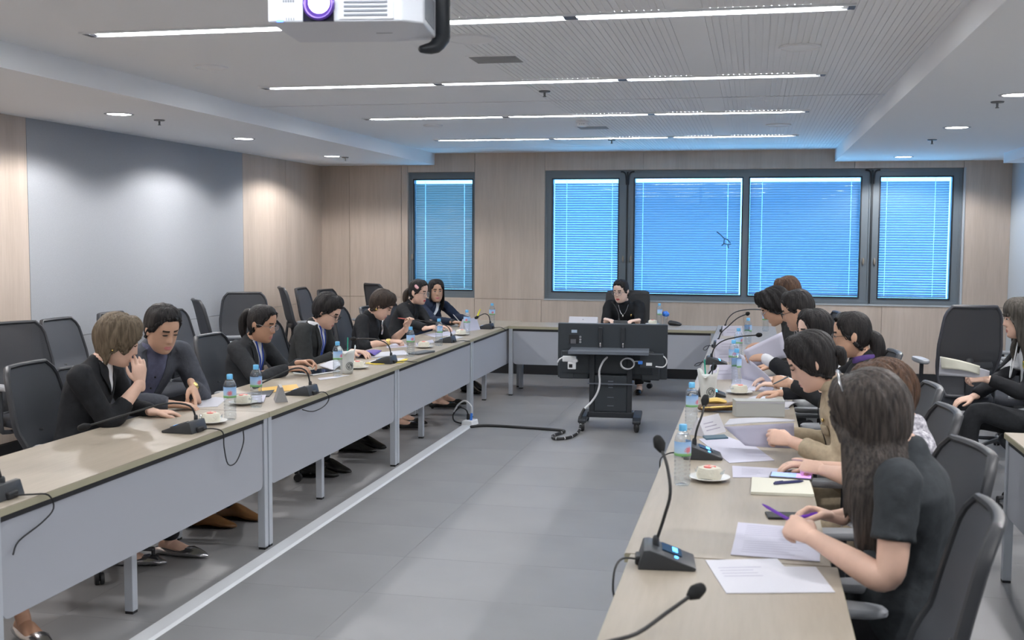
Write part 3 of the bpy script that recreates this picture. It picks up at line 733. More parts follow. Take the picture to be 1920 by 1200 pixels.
# ------------------------------------------------------------------ small ceiling fixtures
m_spk = mat('ceiling_device_grey', (.40, .41, .42), .6)
m_sprk = mat('sprinkler_metal', (.16, .165, .17), .4, .6)
def sprinkler(x, y, z, label):
    t = thing('sprinkler', label, 'sprinkler', (x, y, z), 0, 'fire sprinklers in the ceiling')
    MB().lathe([(0, 0), (.042, 0), (.038, -.008), (.012, -.010), (0, -.010)], n=16).build('escutcheon', m_sprk, t)
    MB().lathe([(.008, -.008), (.007, -.035), (.012, -.037), (.012, -.041), (0, -.041)], n=10).build('nozzle', m_sprk, t)
for a in ((-4.44, 7.78, ZS, 'sprinkler right of the nearest left downlight'), (-4.48, 11.82, ZS, 'sprinkler beside the farthest left downlight'), (1.487, 7.62, ZS, 'sprinkler below the downlight at the right edge'), (1.51, 10.43, ZS, 'sprinkler right of the second right downlight'),
          (-1.447, 7.70, ZC, 'sprinkler between the second lamp and the groove in mid ceiling'), (-1.477, 11.67, ZC, 'sprinkler behind the farthest linear lamp')): sprinkler(*a)
def air_vent(x, y, label):
    t = thing('air_vent', label, 'vent', (x, y, ZC), 0, 'ceiling air vents')
    MB().box(-.15, .15, -.13, .13, -.004, 0).build('frame', m_ceilp, t, False)
    MB().box(-.135, .135, -.115, .115, -.005, -.003).build('grille', m_spk, t, False)
    for k in range(7): MB().box(-.13, .13, -.10+k*.031, -.09+k*.031, -.009, -.004).build('slat', m_spk, t, False)
air_vent(-1.46, 6.27, 'square air vent beyond the round ceiling speaker'); air_vent(-1.48, 10.32, 'small air vent beyond the smoke detector')
def disc(x, y, z, r, label, name='ceiling_speaker'):
    t = thing(name, label, 'speaker', (x, y, z), 0, 'round ceiling speakers')
    MB().lathe([(r*.86, -.003), (r*.9, -.010), (r, -.010), (r, 0)], n=28).build('ring', m_ceilp, t)
    MB().lathe([(0, -.006), (r*.87, -.006), (r*.87, 0)], n=28).build('grille', m_ceilp, t)
disc(-1.44, 5.60, ZC, .13, 'round ceiling speaker right of the projector pole'); disc(.215, 6.16, ZC, .11, 'round ceiling speaker among the slotted panels on the right'); disc(-3.22, 6.25, ZC, .10, 'round ceiling speaker near the left ceiling step'); disc(.19, 10.33, ZC, .11, 'small round ceiling speaker beyond the third lamp'); disc(-2.9, 9.9, ZC, .09, 'faint round ceiling speaker left of the fourth lamp')
t = thing('smoke_detector', 'white smoke detector below the third linear lamp', 'smoke detector', (-1.49, 9.74, ZC))
MB().lathe([(0, -.05), (.035, -.05), (.05, -.035), (.05, -.02), (.06, -.012), (.06, 0)], n=20).build('housing', m_white, t)
for s in (-1, 0, 1): MB().box(s*.018-.005, s*.018+.005, -.054, -.045, -.034, -.028).build('slot', m_spk, t, False)
# ================================================================== PEOPLE
def skin_mat(name, c):
    m = mat(name, c, .48, noise_s=18, noise_amt=.05); b = m.node_tree.nodes['Principled BSDF']
    b.inputs['Subsurface Weight'].default_value = .0
    return m
SK = {'fair': skin_mat('skin_fair', (.72, .47, .36)), 'mid': skin_mat('skin_light_brown', (.60, .365, .255)), 'tan': skin_mat('skin_tan', (.50, .285, .19)), 'pale': skin_mat('skin_pale', (.80, .57, .47))}
LIP = {'nat': mat('lips_natural', (.50, .20, .17), .4), 'red': mat('lips_red', (.50, .07, .08), .35), 'pink': mat('lips_pink', (.60, .22, .22), .4)}
m_brow = mat('eyebrow_dark', (.035, .025, .02), .8)
m_eyew = mat('eye_white', (.70, .68, .66), .25)
m_eyed = mat('eye_dark', (.015, .010, .008), .15)
def hair_mat(name, c1, c2, rough=.52):
    return mat(name, c1, rough, noise_s=110, noise_amt=.4, stretch=(1, 1, .10), col2=c2, bump=.6, bump_s=160, spec=.25)
HR = {'black': hair_mat('hair_black', (.012, .011, .012), (.030, .027, .027)), 'brown': hair_mat('hair_ash_brown', (.10, .075, .05), (.19, .145, .10), .5), 'dkbrown': hair_mat('hair_dark_brown', (.030, .022, .018), (.065, .046, .036)),
      'redbrown': hair_mat('hair_red_brown', (.055, .032, .022), (.13, .072, .045)), 'long': hair_mat('hair_long_dark', (.030, .026, .025), (.085, .070, .062), .45), 'grey': hair_mat('hair_grey_brown', (.045, .040, .034), (.10, .09, .078), .5)}
def cloth(name, c, rough=.85, amt=.10): return mat(name, c, rough, noise_s=40, noise_amt=amt, bump=.25, bump_s=35, spec=.3)
CL = {'black': cloth('cloth_black', (.016, .017, .020)), 'charcoal': cloth('cloth_charcoal', (.028, .030, .034)), 'suit': cloth('cloth_dark_suit', (.030, .032, .033)), 'greyblazer': cloth('cloth_grey_blazer', (.075, .08, .098)),
      'navy': cloth('cloth_navy', (.012, .020, .045)), 'tee': cloth('cloth_charcoal_tee', (.040, .046, .052)), 'khaki': cloth('cloth_khaki', (.46, .38, .27)), 'white': cloth('cloth_white', (.78, .79, .82), .8, .03),
      'blueshirt': cloth('cloth_slate_shirt', (.115, .12, .19)), 'lace': mat('cloth_white_lace', (.75, .74, .78), .8, noise_s=70, col2=(.22, .21, .26)), 'trouser': cloth('cloth_trousers_black', (.014, .014, .017)), 'blue': cloth('ribbon_blue', (.03, .07, .38)), 'purple': cloth('cloth_purple', (.12, .07, .25))}
m_glassrim = mat('spectacle_rim_dark', (.02, .02, .02), .3, .3)
m_glassrims = mat('spectacle_rim_silver', (.55, .52, .52), .25, .9)
m_lensg = glass_mat('spectacle_lens', (.95, .97, 1.0), .02)
m_gold = mat('gold', (.75, .55, .20), .25, 1.0)
m_shoeb = mat('shoe_black_leather', (.012, .012, .012), .25)
m_shoebr = mat('shoe_brown_leather', (.20, .095, .035), .35)
m_shoes = mat('shoe_silver', (.62, .62, .64), .18, .9)

HP = [(0, .122, 0, .122, .001), (.036, .118, -.046, .116, .040), (.067, .098, -.083, .092, .063), (.084, .068, -.099, .058, .073), (.0895, .035, -.102, .022, .0765), (.0875, .010, -.098, -.012, .076), (.088, -.02, -.086, -.045, .074),
      (.089, -.045, -.07, -.07, .0695), (.0895, -.07, -.058, -.09, .062), (.087, -.095, -.052, -.105, .051), (.078, -.113, -.05, -.115, .041), (.055, -.119, -.05, -.12, .035), (.02, -.114, -.05, -.125, .030), (-.01, -.11, -.03, -.12, .002)]
def hprof(r):
    r = max(0, min(12.999, r)); i = int(r); t = r-i
    P = [HP[max(i-1, 0)], HP[i], HP[min(i+1, 13)], HP[min(i+2, 13)]]
    if i == 0: P[0] = (-HP[1][0], HP[1][1], -HP[1][2], HP[1][3], -HP[1][4])
    return [0.5*((2*P[1][k])+(P[2][k]-P[0][k])*t+(2*P[0][k]-5*P[1][k]+4*P[2][k]-P[3][k])*t*t+(3*P[1][k]-P[0][k]-3*P[2][k]+P[3][k])*t**3) for k in range(5)]
def hring(r, phi):
    fy, fz, by, bz, w = hprof(r); c = math.cos(phi); s = math.sin(phi)
    cy = (fy+by)/2; hd = (fy-by)/2
    cc = math.copysign(abs(c)**.88, c)
    return V((w*s, cy+hd*cc, bz+(fz-bz)*(1+c)/2))
def g2(a, s): return math.exp(-(a/s)**2)
def face_disp(p, wide=1.0):
    x, y, z = p.x, p.y, p.z; d = 0
    if y > .02:
        f = min(1, (y-.02)/.04)
        if -.05 < z < .022:
            h = .004+.018*(.022-z)/.052 if z > -.030 else .022*max(0, (z+.046)/.016)
            sg = .0065+.006*max(0, min(1, (.0-z)/.035))
            d += h*g2(x, sg)
        d -= .0075*g2(abs(x)-.031, .014)*g2(z-.006, .012)
        d += .0025*g2(abs(x)-.03, .02)*g2(z-.030, .008)
        d += .003*g2(abs(x)-.038, .016)*g2(z+.022, .016)
        d += .0048*g2(x, .019)*(g2(z+.0625, .0055)+1.1*g2(z+.0745, .006))-.002*g2(x, .022)*g2(z+.0685, .0025)
        d += .005*g2(x, .018)*g2(z+.100, .011)-.003*g2(x, .02)*g2(z+.085, .005)
        d *= f
    return d
def add_head(mb, M, mi_skin=0, mi_lip=1, mi_brow=2, scale=1.0):
    NR, NC = 62, 56
    rows = []; loc = []
    for i in range(NR+1):
        r = 13*i/NR; row = []; lr = []
        for j in range(NC):
            t = 2*j/NC-1; phi = math.pi*math.copysign(abs(t)**1.55, t)
            p = hring(r, phi); p = p+V((0, face_disp(p), 0)); lr.append(p); row.append(M @ (p*scale))
        rows.append(row); loc.append(lr)
    o = len(mb.f); mb.grid(rows, close_u=True)
    k = o
    for i in range(NR):
        for j in range(NC):
            p = (loc[i][j]+loc[i+1][(j+1) % NC])/2
            if p.y > .05:
                if (p.x/.0235)**2+((p.z+.0685)/.0105)**2 < 1: mb.mi[k] = mi_lip
                elif .013 < abs(p.x) < .046 and .026-.1*max(0, abs(p.x)-.034) < p.z < .034+.004*(1-abs(abs(p.x)-.028)/.02): mb.mi[k] = mi_brow
                else: mb.mi[k] = mi_skin
            else: mb.mi[k] = mi_skin
            k += 1
    for s in (-1, 1):
        mb.ell((0, 0, 0), (.0075, .019, .031), 10, 7, mi_skin, M @ Matrix.Translation((0, 0, 0)) @ Matrix.Diagonal((scale, scale, scale, 1)).to_4x4() if False else None)
        n = 10*8
        q = Matrix.Rotation(R(14)*s, 4, 'Z') @ Matrix.Rotation(R(10), 4, 'X')
        mb.v[-n:] = [M @ ((q @ p+V((s*.079, -.012, -.008)))*scale) for p in mb.v[-n:]]

HANDS = {}
def add_hand(W, f, n, side, pose='relax', s=1.0):
    """returns a fused hand mesh builder; W wrist, f finger direction, n back-of-hand direction, side +1 right / -1 left"""
    X = V(f).normalized(); Z = V(n)-X*V(n).dot(X); Z.normalize(); Y = Z.cross(X)*side
    curls = {'relax': [(20, 28, 18)]*4, 'flat': [(8, 10, 6)]*4, 'hold': [(42, 48, 30), (50, 52, 32), (56, 56, 34), (60, 60, 36)], 'point': [(6, 10, 6), (66, 72, 45), (72, 75, 45), (74, 75, 45)],
             'fist': [(70, 85, 55)]*4, 'pinch': [(45, 45, 20), (40, 40, 25), (35, 38, 25), (28, 35, 25)], 'pen': [(38, 50, 28), (46, 56, 36), (58, 66, 45), (64, 70, 45)]}[pose]
    M = Matrix(((X.x*s, Y.x*s, Z.x*s, W[0]), (X.y*s, Y.y*s, Z.y*s, W[1]), (X.z*s, Y.z*s, Z.z*s, W[2]), (0, 0, 0, 1)))
    if pose in HANDS:
        vs, fs = HANDS[pose]; return [M @ v for v in vs], fs
    mb = MB()
    mb.tube([(-.035, 0, 0), (0, 0, 0), (.03, .001, 0), (.06, .001, .001), (.084, 0, .0)], [(.025, .019), (.0265, .0175), (.034, .0165), (.040, .0145), (.038, .0105)], 12, 2, side=(0, 1, 0))
    for k, (by, L) in enumerate(((.029, .073), (.010, .082), (-.010, .076), (-.028, .060))):
        p = V((.080-.004*abs(k-1), by, .0)); ang = 0; pts = [p-V((.02, 0, 0)), p]; spread = (by*1.6)
        for c, fr in zip(curls[k], (.45, .31, .24)):
            ang += R(c); d = V((math.cos(ang), spread*math.cos(ang), -math.sin(ang))).normalized(); p = p+d*L*fr; pts.append(p)
        mb.tube(pts, [.0092, .0092, .0085, .0078, .0064], 8, 2)
    if pose in ('hold', 'pinch', 'pen', 'fist'): tp = [(.012, .018, -.004), (.038, .040, -.018), (.068, .036, -.038), (.088, .022, -.046)]
    elif pose == 'point': tp = [(.012, .018, -.004), (.036, .042, -.014), (.062, .040, -.03), (.080, .026, -.040)]
    else: tp = [(.010, .018, -.004), (.036, .044, -.010), (.062, .056, -.016), (.084, .060, -.019)]
    mb.tube(tp, [.0145, .0125, .0100, .0075], 8, 2)
    me = fuse(mb, .0042, 3, .5)
    vs = [v.co.copy() for v in me.vertices]; fs = [tuple(p.vertices) for p in me.polygons]; bpy.data.meshes.remove(me)
    HANDS[pose] = (vs, fs)
    return [M @ v for v in vs], fs

def hair_cap(M, spec, thick, scale=1.0, ridge=.25, freq=9, seed=0, top=1.0, drift=.10, flat=0, NV=18, hangrows=9, back_shift=0):
    """closed sheet of hair grown from the crown; spec: (abs azimuth deg, end row, hang length)"""
    NP = 96; rows = [[] for _ in range(NV+1+hangrows)]
    c0 = V((0, -.006, .01))
    for j in range(NP):
        phi = -math.pi+2*math.pi*j/NP; a = abs(math.degrees(phi))
        for q in range(len(spec)-1):
            if spec[q][0] <= a <= spec[q+1][0]+1e-6: break
        t = (a-spec[q][0])/max(1e-6, spec[q+1][0]-spec[q][0]); t = t*t*(3-2*t)
        rend = spec[q][1]+(spec[q+1][1]-spec[q][1])*t; hang = spec[q][2]+(spec[q+1][2]-spec[q][2])*t
        st = noise.noise(V((math.cos(phi)*freq, math.sin(phi)*freq, seed*3.7)))
        st2 = noise.noise(V((math.cos(phi)*freq*2.3, math.sin(phi)*freq*2.3, seed*5.1+4)))
        rend += .35*st2*(1 if rend > 3 else .3); hang = max(0, hang*(1+.12*st2))
        for i in range(NV+1):
            v = i/NV; r = rend*v
            p = hring(r, phi); d = (p-c0).normalized()
            edge = 1-(max(0, v-.75)/.25)**2*.75 if hang <= .005 else 1
            wob = noise.noise(V((math.cos(phi)*3, math.sin(phi)*3, v*3+seed)))
            th = thick*(.75+.35*math.sin(min(1, v*1.3)*math.pi)*top)*edge*(1+ridge*st*min(1, v*2.5)+ridge*.5*st2*min(1, v*2)+.25*wob)
            rows[i].append(M @ ((p+d*th+V((0, -back_shift*v*(1-math.cos(phi))*.5, 0)))*scale))
        base = rows[NV][-1]; dv = (M.to_3x3() @ V((hring(rend, phi).x, hring(rend, phi).y+.01, 0)))
        dv.z = 0; dv = dv.normalized() if dv.length > 1e-6 else V((0, 0, 0))
        for k in range(1, hangrows+1):
            w = k/hangrows
            cur = .012*noise.noise(V((math.cos(phi)*4, math.sin(phi)*4, w*2.5+seed)))
            rows[NV+k].append(base+V((0, 0, -hang*w))+dv*(drift*hang*math.sin(w*2.2)+cur*w))
    return MB().grid(rows, close_u=True)

MAN = dict(hw=.205, tw=1.12, td=1.08, ar=1.12, hs=1.03, Lu=.29, Lf=.26)
WOM = dict(hw=.172, tw=1.0, td=1.0, ar=.98, hs=.99, Lu=.27, Lf=.245)
def person(label, face, pel, head, hyaw, hpitch, arms, sex=WOM, skin='mid', lip='nat', neck=None, jacket='black', sleeve=1.93, hairc='black', hair=None, hroll=0, shirt=None, trousers='trouser', shoes=None, feet=None, extra=None, eyes=.0045, collar=None, group='people at the meeting', jname='jacket', hem=.0, hipw=1.0, size=1.0, slouch=.05, knees=None, glasses=None, lapel=True, vdepth=.26, vw=.055, bare=False, detail=1.0):
    Fv = V((math.cos(R(face)), math.sin(R(face)), 0)); Up = V((0, 0, 1)); Rt = Fv.cross(Up)
    pel = V(pel); head = V(head); base = V((pel.x, pel.y, 0))
    t = thing('person', label, 'person', base, 0, group)
    hs = sex['hs']*size
    yw, pp = R(hyaw), R(hpitch)
    f = V((math.cos(yw)*math.cos(pp), math.sin(yw)*math.cos(pp), -math.sin(pp))); u = V((math.cos(yw)*math.sin(pp), math.sin(yw)*math.sin(pp), math.cos(pp)))
    rt = f.cross(u)
    if hroll:
        q = Matrix.Rotation(R(hroll), 3, f); u = q @ u; rt = q @ rt
    M = Matrix(((rt.x, f.x, u.x, head.x), (rt.y, f.y, u.y, head.y), (rt.z, f.z, u.z, head.z), (0, 0, 0, 1)))
    N = V(neck) if neck else M @ V((0, -.055, -.10))+V((0, 0, -.050))-Fv*.012
    mats = [SK[skin], LIP[lip], m_brow]
    # ---- skeleton
    mid = (pel+N)/2-Fv*slouch
    def spine(q): return pel*(1-q)**2+mid*2*q*(1-q)+N*q*q
    T = spine(.93); joints = {}
    for s, k in ((1, 'R'), (-1, 'L')):
        a = arms[k]; S = T+Rt*s*sex['hw']*size+Fv*a.get('fwd', 0.0); Wp = V(a['w']); Lu, Lf = sex['Lu']*size, sex['Lf']*size
        d = (Wp-S).length
        if d > (Lu+Lf)*.985: sc = d/((Lu+Lf)*.985); Lu *= sc; Lf *= sc
        if 'e' in a: hint = V(a['e'])-S
        else: hint = Up*-1+Rt*s*a.get('out', .45)-Fv*.35
        ax = (Wp-S).normalized(); h = hint-ax*hint.dot(ax); h.normalize()
        aa = (Lu*Lu-Lf*Lf+d*d)/(2*d); hh = math.sqrt(max(1e-6, Lu*Lu-aa*aa))
        joints[k] = (S, S+ax*aa+h*hh, Wp)
    legs = {}
    for s, k in ((1, 'R'), (-1, 'L')):
        H = pel+Rt*s*.085+Up*-.02
        A = V(feet[k][:3]) if feet else pel+Fv*.50+Rt*s*.10-Up*(pel.z-.085)
        if knees and k in knees: K = V(knees[k])
        else:
            L1, L2 = .40*size, .40*size; d = (A-H).length
            if d > (L1+L2)*.985: sc = d/((L1+L2)*.985); L1 *= sc; L2 *= sc
            ax = (A-H).normalized(); hint = Fv*.7+Up*.8; h = hint-ax*hint.dot(ax); h.normalize()
            aa = (L1*L1-L2*L2+d*d)/(2*d); K = H+ax*aa+h*math.sqrt(max(1e-6, L1*L1-aa*aa))
            if K.z > .575: K.z = .575
        legs[k] = (H, K, A)
    # ---- body: one skin with head, neck, arms, hands, core and legs
    mb = MB()
    add_head(mb, M, scale=hs)
    mb.tube([M @ V((0, -.035, -.03)), M @ V((0, -.03, -.10)), N+Fv*.012+Up*.03, N-Up*.03, T-Up*.06], [.050*hs, .048*hs, .050*hs, .052*hs, (.06*hs, .04)], 16, 3, side=Rt)
    ar = sex['ar']*size
    for s, k in ((1, 'R'), (-1, 'L')):
        S, E, Wp = joints[k]; a = arms[k]
        fd = V(a['f']) if 'f' in a else (Wp-E); nd = V(a['n']) if 'n' in a else Up
        bd = (Wp-E).normalized(); wd = fd.normalized()
        yv = nd.cross(fd); 
        q1 = E+(S-E)*.20; q2 = E+(Wp-E)*.20; q0 = E+((S-E)+(Wp-E))*.055
        mb.tube([S, S*.55+E*.45, q1, q0, q2, E*.55+Wp*.45, E*.12+Wp*.88, Wp+wd*.012], [.046*ar, .044*ar, .041*ar, .0405*ar, .041*ar, .038*ar, (.0275*ar, .022*ar), (.025*ar, .018*ar)], 14, 3, side=yv)
        vs, fs = add_hand(Wp+wd*.006, fd, nd, s, a.get('pose', 'relax'), .97*ar if sex is WOM else 1.0*ar)
        mb.add(vs, fs, 0)
    mb.tube([pel, spine(.35), spine(.7), T], [(.10, .07), (.09, .06), (.11, .06), (.10, .05)], 10, 2, side=Rt)
    for k in 'RL':
        H, K, A = legs[k]
        mb.tube([pel, H, H*.5+K*.5, K, K*.55+A*.45, K*.1+A*.9, A-Up*.03], [.06, .07, .062, .046, .047, .031, .030], 10, 3)
        fdir = V(feet[k][3]).normalized() if feet and len(feet[k]) > 3 else Fv
        mb.tube([A-fdir*.04-Up*.035, A+fdir*.03-Up*.035, A+fdir*.11-Up*.055, A+fdir*.165-Up*.066], [(.026, .03), (.034, .034), (.038, .02), (.022, .010)], 10, 2, side=fdir.cross(Up))
    mb.build('body', mats, t, True, base)
    # ---- upper garment
    jm = CL[jacket]; g = MB(); tw, td = sex['tw']*size, sex['td']*size
    secs = [(-.10, .150, .105), (.0, .168*hipw, .125), (.2, .166*hipw, .125), (.4, .146, .108), (.58, .150, .113), (.76, .170, .113), (.88, .172, .098), (.95, .135, .078), (1.0, .078, .066), (1.03, .062, .058)]
    pts = []; rr = []
    for q, a, b in secs:
        pts.append(spine(q) if 0 <= q <= 1 else N+Up*.018 if q > 1 else pel+Up*(-.055)); rr.append((a*tw, b*td))
    g.tube(pts, rr, 22, 2, side=Rt)
    for s, k in ((1, 'R'), (-1, 'L')):
        S, E, Wp = joints[k]; sl = arms[k].get('sleeve', sleeve)
        g.ell(S-Rt*s*.006, (.066*ar, .066*ar, .062*ar), 12, 8)
        path = [S-Rt*s*.06, S, S*.5+E*.5, E, E*.5+Wp*.5, Wp]; rad = [.055*ar, .062*ar, .058*ar, .051*ar, .047*ar, .040*ar]; pos = [-.3, 0, .5, 1, 1.5, 2]
        P = []; Q = []
        for i in range(6):
            if pos[i] <= sl: P.append(path[i]); Q.append(rad[i])
            else:
                w = (sl-pos[i-1])/(pos[i]-pos[i-1])
                if w > .05: P.append(path[i-1]*(1-w)+path[i]*w); Q.append((rad[i-1]*(1-w)+rad[i]*w)*(1.12 if sl < 1 else 1))
                break
        g.tube(P, Q, 14, 3, round_cap=False)
    me = fuse(g, .0125/detail, 5, .5)
    # soft cloth folds
    nrm = np.empty(len(me.vertices)*3, np.float32); me.vertices.foreach_get('normal', nrm); nrm = nrm.reshape(-1, 3)
    cos = [v.co.copy() for v in me.vertices]
    for i_, p in enumerate(cos):
        w = noise.noise(V((p.x*9+pel.x*7, p.y*9+pel.y*7, p.z*15)))*.005+noise.noise(V((p.x*24, p.y*24+5, p.z*30)))*.0022
        cos[i_] = p+V(nrm[i_])*w
    me.vertices.foreach_set('co', [c for p in cos for c in p]); me.update()
    bm = bmesh.new(); bm.from_mesh(me); bvh = BVHTree.FromBMesh(bm); bm.free()
    for v in me.vertices: v.co = v.co-base
    me.materials.append(jm); link(jname, me, t, True, 180)
    A_ = (pel-N).normalized(); Fp = (Fv-A_*Fv.dot(A_)).normalized()
    def patch(name, m, wf, L, off, v0=0.0, nv=16, nu=8, offs=None, thick=.004):
        rows = []
        for i in range(nv+1):
            vv = v0+(L-v0)*i/nv; lo, hi = wf(i/nv); row = []
            for j in range(nu+1):
                uu = lo+(hi-lo)*j/nu
                O = N+A_*vv+Rt*uu+Fp*.6
                h = bvh.ray_cast(O, -Fp)
                hp = h[0] if h[0] is not None else None
                if hp is None or (hp-(O-Fp*.6)).length > .25: hp = (N+A_*vv+Rt*uu+Fp*(.04+.09*i/nv))
                row.append(hp+Fp*off)
            rows.append(row)
        o = MB().grid(rows).build(name, m, t, True, base, angle=180)
        k = o.modifiers.new('thick', 'SOLIDIFY'); k.thickness = thick; k.offset = 0
        return o
    if shirt:
        patch('shirt', CL[shirt], lambda q: (-vw*(1-q)**.8-.004, vw*(1-q)**.8+.004), vdepth, .005, -.035)
        if lapel:
            for s in (-1, 1):
                def wf(q, s=s):
                    a = vw*(1-q)**.8; b = a+.046*min(1, .35+q*2.2) if q < .45 else a+.046*max(.15, (1-q)/.55)
                    return (s*a, s*b) if s > 0 else (s*b, s*a)
                patch('lapel', jm, wf, vdepth+.01, .009, -.03, nu=4)
    if collar:
        pts = []
        for k in range(13):
            w = R(-150+25*k); pts.append(N+Up*.022+Fv*(.012+.060*hs*math.cos(w))+Rt*(.062*hs*math.sin(w))-Up*.02*max(0, math.cos(w)))
        MB().tube(pts, (.020, .006), 8, 2, side=(0, 0, 1)).build('collar', CL[collar], t, True, base)
    if not bare:
        g = MB(); g.tube([pel+Up*.06, pel, pel-Up*.05], [(.145*tw, .105*td), (.165*tw, .125*td), (.15*tw, .11*td)], 16, 3, side=Rt)
        for k in 'RL':
            H, K, A = legs[k]
            g.tube([pel*.5+H*.5, H, H*.5+K*.5, K, K*.5+A*.5, K*.12+A*.88, K*.02+A*.98], [.075, .088*tw, .076*tw, .062*tw, .058*tw, .052*tw, .054*tw], 12, 3, round_cap=False)
        me = fuse(g, .015, 4, .5)
        for v in me.vertices: v.co = v.co-base
        me.materials.append(CL[trousers]); link('trousers', me, t, True, 180)
    else:
        g = MB(); g.tube([pel+Up*.06, pel, pel-Up*.05], [(.145*tw, .105*td), (.165*tw, .125*td), (.15*tw, .11*td)], 16, 3, side=Rt)
        for k in 'RL':
            H, K, A = legs[k]; g.tube([H, H*.5+K*.5, K*1.0+(K-H).normalized()*-.03], [.095*tw, .09*tw, .085*tw], 12, 3)
        me = fuse(g, .015, 6, .6)
        for v in me.vertices: v.co = v.co-base
        me.materials.append(CL[trousers]); link('skirt', me, t, True, 180)
    sm = {'black': m_shoeb, 'brown': m_shoebr, 'silver': m_shoes, None: m_shoeb}[shoes if shoes in ('brown', 'silver') else 'black']
    for k in 'RL':
        H, K, A = legs[k]; fdir = V(feet[k][3]).normalized() if feet and len(feet[k]) > 3 else Fv
        b = A-Up*.085; open_ = shoes in ('silver', 'pump')
        g = MB(); zt = .028 if open_ else .055
        g.tube([b-fdir*.075+Up*(zt*.8), b-fdir*.03+Up*zt, b+fdir*.05+Up*(zt*(.8 if open_ else 1.0)), b+fdir*.13+Up*.030, b+fdir*.195+Up*.018, b+fdir*.215+Up*.014], [(.024, zt*.75), (.036, zt*.95), (.042, zt*.75), (.045, .028), (.030, .016), (.012, .008)], 12, 2, side=fdir.cross(Up))
        sh = g.build('shoe', sm, t, True, base)
        if shoes in ('pump',): MB().tube([b-fdir*.06+Up*.03, b-fdir*.062+Up*.0], [(.022, .022), (.014, .014)], 8).build('heel', m_shoeb, sh, True, base)
        elif not open_: MB().tube([b-fdir*.07+Up*.008, b+fdir*.05+Up*.008, b+fdir*.19+Up*.006], [(.034, .008), (.043, .008), (.03, .006)], 10, 2, side=fdir.cross(Up)).build('sole', m_shoeb, sh, True, base)
        if shoes == 'strap': MB().tube([b+fdir*.03+fdir.cross(Up)*.042+Up*.03, b+fdir*.035+Up*.085, b+fdir*.03-fdir.cross(Up)*.042+Up*.03], [(.008, .004)]*3, 8, 4).build('strap', m_shoeb, sh, True, base)
    # ---- eyes
    for s in (-1, 1):
        e = MB(); e.ell((0, 0, 0), (.0145, .006, max(eyes, .0026)), 12, 8); e.v = [M @ ((p+V((s*.031, .0835, .006)))*hs) for p in e.v]
        eo = e.build('eye', m_eyew if eyes > .003 else m_eyed, t, True, base)
        if eyes > .003:
            e = MB(); e.ell((0, 0, 0), (.0058, .003, min(.0058, eyes*1.02)), 10, 6); e.v = [M @ ((p+V((s*.031, .0883, .006)))*hs) for p in e.v]
            e.build('iris', m_eyed, eo, True, base)
        e = MB().tube([(s*.016, .0865, .0085), (s*.031, .0915, .0125+.0), (s*.047, .083, .0085)], [.0014, .0022, .0014], 6, 4); e.v = [M @ (p*hs) for p in e.v]
        e.build('upper_lid', m_brow, eo, True, base)
    # ---- glasses
    if glasses:
        gm = m_glassrim if glasses == 'dark' else m_glassrims
        g = MB(); 
        for s in (-1, 1):
            cxx = s*.033
            g.tube([(cxx+.025*math.copysign(abs(math.cos(2*math.pi*k/20))**.7, math.cos(2*math.pi*k/20)), .104-.25*abs(cxx+.025*math.cos(2*math.pi*k/20))**1.3, .001+.018*math.copysign(abs(math.sin(2*math.pi*k/20))**.8, math.sin(2*math.pi*k/20))) for k in range(21)], .0014 if glasses != 'dark' else .0018, 6, cap=False)
            g.tube([(s*.058, .095, .008), (s*.077, .06, .008), (s*.081, .0, .004), (s*.080, -.02, -.008)], .0015, 6, 3)
        g.tube([(-.009, .104, .006), (0, .107, .009), (.009, .104, .006)], .0014, 6, 3)
        g.v = [M @ (p*hs) for p in g.v]; go = g.build('glasses', gm, t, True, base)
        for s in (-1, 1):
            l = MB().add([(s*.033+.024*math.cos(2*math.pi*k/16), .103-.25*abs(s*.033+.024*math.cos(2*math.pi*k/16))**1.3, .001+.017*math.sin(2*math.pi*k/16)) for k in range(16)], [tuple(range(16))])
            l.v = [M @ (p*hs) for p in l.v]; l.build('lens', m_lensg, go, False, base)
    # ---- hair
    if hair:
        sp, th, kw = HAIR[hair]; hm = HR[hairc]
        hb = hair_cap(M, sp, th, hs, seed=(pel.y*3.1), **kw)
        o = hb.build('hair', hm, t, True, base, angle=180); k = o.modifiers.new('thick', 'SOLIDIFY'); k.thickness = .012; k.offset = -1
    ctx = dict(t=t, M=M, N=N, Fv=Fv, Rt=Rt, Up=Up, base=base, hs=hs, patch=patch, joints=joints, hm=HR[hairc], pel=pel, Fp=Fp, A=A_, bvh=bvh)
    if extra: extra(ctx)
    return t
